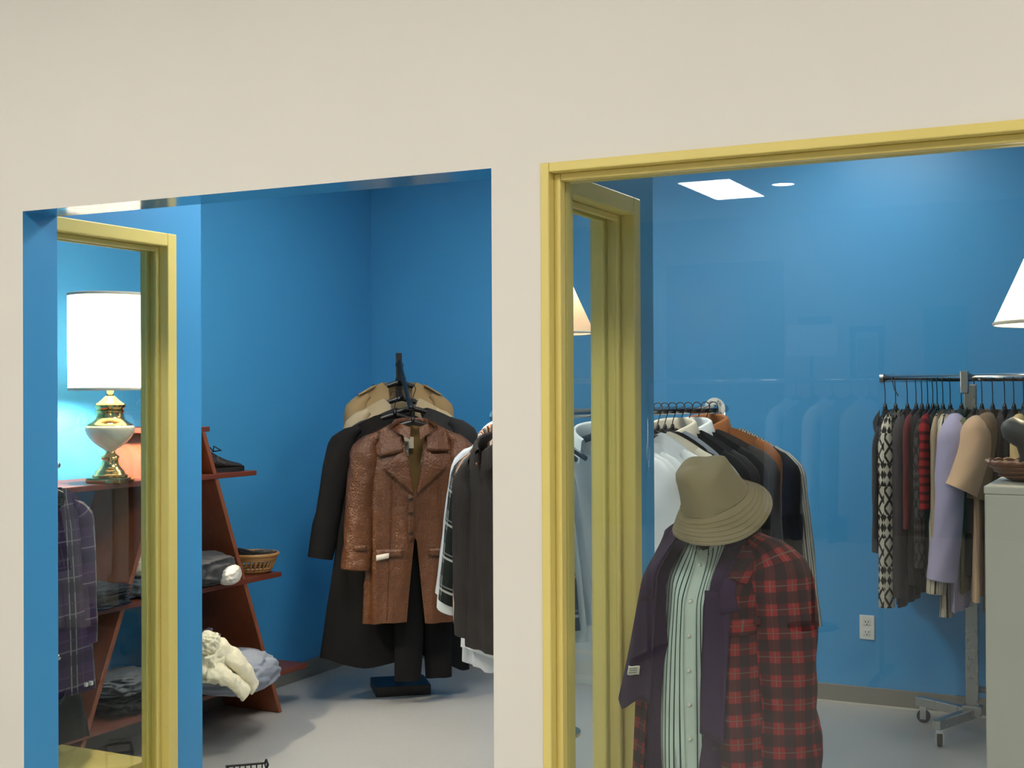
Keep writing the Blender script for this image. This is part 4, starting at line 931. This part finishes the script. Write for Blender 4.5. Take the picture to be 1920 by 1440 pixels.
on_rail('tan_shirt', 'tan brown shirt right of the peach short-sleeved shirt', 'shirt', 1848, TANC, 935, 780, L=.85, w_=.215, seed=129, sfwd=-.03, sry=.06, srx=.08)
on_rail('brown_jacket', 'dark brown jacket above the cabinet beside the tan shirt', 'jacket', 1872, DKB, 1000, 775, L=.8, w_=.2, seed=131, sry=.03)
on_rail('black_jacket', 'black jacket on the steel rack right of the dark brown jacket', 'jacket', 1890, BLK2, 1000, 772, L=.8, w_=.2, seed=133, sry=.03)
on_rail('cream_shirt', 'yellow-cream shirt showing behind the bowl on the cabinet', 'shirt', 1908, YCR, 900, 780, L=.8, w_=.225, seed=135, sry=.04)

# ------------------------------------------------------------------ cabinet, bowl, lamps
cp = at(1844, 911, d=3.1); CZ = cp.z
CAB = paint('grey_cabinet_enamel', (176, 174, 164), .35, .03, .02)
cb = thing('filing_cabinet', 'pale grey metal filing cabinet at the right behind the front window', 'cabinet', (cp.x + .23, cp.y + .36, 0))
obj('body', box((-.228, -.358, .03), (.228, .358, CZ - .02), .003), CAB, cb)
obj('top_panel', box((-.23, -.36, CZ - .02), (.23, .36, CZ), .004), CAB, cb)
obj('plinth', box((-.21, -.31, 0), (.21, .34, .03)), BLACKM, cb)
for k in range(4):
    z0 = .05 + k * (CZ - .09) / 4; z1 = z0 + (CZ - .09) / 4 - .012
    dw = obj('drawer', box((.229, -.31, z0), (.243, .31, z1), .004), CAB, cb)
    obj('handle', tube(bmesh.new(), [(.243, -.06, (z0 + z1) / 2), (.265, -.06, (z0 + z1) / 2), (.265, .06, (z0 + z1) / 2), (.243, .06, (z0 + z1) / 2)], .006, 8), CHROME, dw)
BR = wood('brown_bowl_wood', (112, 68, 40), 2)
wp = at(1945, 902, Z=CZ)
wb = thing('woven_bowl', 'shallow brown woven bowl on the grey filing cabinet', 'bowl', wp)
obj('bowl_shell', lathe(bmesh.new(), [(0, 0), (.06, 0), (.085, .012), (.108, .032), (.12, .047), (.114, .048), (.1, .034), (.08, .018), (.055, .008), (0, .008)], 44), BR, wb, True, 60)
obj('rim', tube(bmesh.new(), [((.118 + .002 * math.sin(a * 22)) * math.cos(a), (.118 + .002 * math.sin(a * 22)) * math.sin(a), .048 + .002 * math.cos(a * 22)) for a in [2 * PI * k / 120 for k in range(120)]], .005, 7, False, None, None, True), BR, wb, True)
for k in range(3): obj('weave_ring', tube(bmesh.new(), [((.09 + .011 * k) * math.cos(a), (.09 + .011 * k) * math.sin(a), .014 + .011 * k) for a in [2 * PI * q / 48 for q in range(48)]], .0025, 6, False, None, None, True), BR, wb, True)
b = bmesh.new(); P = [(.03, 0, .01), (.02, 0, .05), (.015, 0, .08), (-.005, 0, .105), (-.035, 0, .12), (-.05, 0, .124)]
tube(b, P, [.035, .026, .03, .036, .03, .012], 18, True)
o = tag(obj('carved_ornament', b, paint('dark_grey_carving', (58, 62, 64), .5), None, True), 'dark grey curved carving with a rounded tip standing in the bowl', 'ornament'); q_ = at(1917, 897, Z=CZ); o.location = (q_.x, q_.y, CZ + .012); o.rotation_euler = (0, 0, YAW)
# lamp on the cabinet, shade cut by the right edge of the picture
l2 = at(2016, 605, d=3.55)
lm = thing('table_lamp', 'lit table lamp with a white cone shade on the grey cabinet', 'lamp', (l2.x, l2.y, CZ))
zb = l2.z - CZ
obj('foot', lathe(bmesh.new(), [(0, 0), (.058, 0), (.058, .012), (.03, .025), (.018, .05), (.03, .09), (.045, .13), (.04, .17), (.018, .21), (.012, .25), (.012, zb + .06), (0, zb + .06)], 32), BRASS, lm, True, 50)
s2 = obj('shade', lathe(bmesh.new(), [(.211, zb), (.155, zb + .123), (.088, zb + .275)], 48), shade_mat('cone_shade_fabric', (255, 240, 218), .9), lm, True)
for z, q_ in ((zb, .211), (zb + .275, .088)): obj('rim', tube(bmesh.new(), [(q_ * math.cos(a), q_ * math.sin(a), z) for a in [2 * PI * k / 48 for k in range(48)]], .003, 6, False, .005, None, True), RIM, s2, True)
obj('bulb', lathe(bmesh.new(), [(.012, zb + .06), (.014, zb + .075), (.028, zb + .1), (.03, zb + .12), (.022, zb + .14), (0, zb + .15)], 20), emit('lamp_bulb_small', (255, 238, 205), LAMP_W * 9), lm, True)
# floor lamp behind the chrome rack
l3 = at(1030, 625, d=5.7)
fl = thing('floor_lamp', 'floor lamp with a dim cream cone shade behind the chrome rack', 'lamp', (l3.x, l3.y, 0))
obj('base', lathe(bmesh.new(), [(0, 0), (.13, 0), (.13, .012), (.02, .03), (0, .03)], 32), BRASS, fl, True, 40)
obj('pole', tube(bmesh.new(), [(0, 0, .02), (0, 0, l3.z + .12)], .011, 12), BRASS, fl, True)
s3 = obj('shade', lathe(bmesh.new(), [(.2, l3.z), (.135, l3.z + .14), (.065, l3.z + .295)], 48), shade_mat('floor_lamp_shade_fabric', (250, 214, 178), .32), fl, True)
obj('rim', tube(bmesh.new(), [(.2 * math.cos(a), .2 * math.sin(a), l3.z) for a in [2 * PI * k / 48 for k in range(48)]], .003, 6, False, .005, None, True), RIM, s3, True)
bulb_light('floor_lamp_light', fl, l3.z + .2, 4.5)

# ------------------------------------------------------------------ wall outlet, wire basket
op = at(1626, 1176, Y=YB)
ou = thing('wall_outlet', 'white double wall outlet on the blue back wall', 'outlet', (op.x, YB, op.z))
obj('plate', box((-.035, -.006, -.058), (.035, 0, .058), .003), WHITEP, ou)
for s in (-1, 1):
    rc = obj('receptacle', box((-.017, -.0085, s * .024 - .014), (.017, -.005, s * .024 + .014), .003), WHITEP, ou)
    for dx in (-.007, .007): obj('slot', box((dx - .0014, -.0095, s * .024 - .002), (dx + .0014, -.008, s * .024 + .008)), RUB, rc)
    obj('ground_hole', tube(bmesh.new(), [(0, -.0095, s * .024 - .008), (0, -.008, s * .024 - .008)], .0025, 8), RUB, rc)
bp = at(462, 1447, d=4.45)
wk = thing('wire_basket', 'small black wire basket on the floor inside the entry', 'basket', (bp.x, bp.y, 0), .75)
zt = bp.z + .012
def rectloop(hx, hy, z, th=.004): return tube(bmesh.new(), [(-hx, -hy, z), (hx, -hy, z), (hx, hy, z), (-hx, hy, z)], th, 6, False, None, (0, 0, 1), True)
for hx, hy, z, nm in ((.065, .045, zt, 'rim_wire'), (.06, .042, zt * .6, 'side_wire'), (.055, .04, .006, 'base_wire')): obj(nm, rectloop(hx, hy, z, .0045 if nm == 'rim_wire' else .003), BLACKM, wk)
for k in range(7):
    x = -.05 + k * .0167
    for s in (-1, 1): obj('upright_wire', tube(bmesh.new(), [(x, s * .04, .006), (x * 1.15, s * .045, zt)], .0025, 5), BLACKM, wk)
obj('handle', tube(bmesh.new(), [(.065, -.03, zt), (.07, -.03, zt + .015), (.07, .03, zt + .015), (.065, .03, zt)], .004, 6), BLACKM, wk)

# ------------------------------------------------------------------ a rack out in the shop, seen mirrored in the pane
a, b2 = mir(1215, 716, Y=6.9), mir(1650, 716, Y=6.9)
sr = thing('shop_rack', 'chrome clothes rack out in the shop, mirrored in the window', 'clothes rack', ((a.x + b2.x) / 2, a.y, 0))
hl = abs(a.x - b2.x) / 2
obj('rod', tube(bmesh.new(), [(-hl, 0, a.z), (hl, 0, a.z)], .013, 12), CHROME, sr, True)
for s in (-1, 1):
    obj('post', tube(bmesh.new(), [(s * hl, 0, .03), (s * hl, 0, a.z)], .013, 12), CHROME, sr, True)
    obj('foot_bar', box((s * hl - .02, -.25, 0), (s * hl + .02, .25, .03), .004), CHROME, sr)
SHC = [((170, 190, 214), 'pale blue'), ((86, 104, 140), 'navy blue'), ((190, 194, 196), 'light grey'), ((96, 110, 130), 'slate blue'), ((150, 150, 148), 'stone grey')]
for k, (c_, nm) in enumerate(SHC):
    garment('shop_shirt', nm + ' shirt on the shop rack mirrored in the window', 'shirt', (a.x + hl * 2 * (.66 + k * .075) * (1 if b2.x > a.x else -1), a.y, a.z - .085), PI / 2 + .3, cloth('shop_shirt_%d' % k, c_), sw=.21, L=.75, hem=.23, T=.04, sl=.55, seed=151 + k, group='shirts on the shop rack', rod_dz=.085)
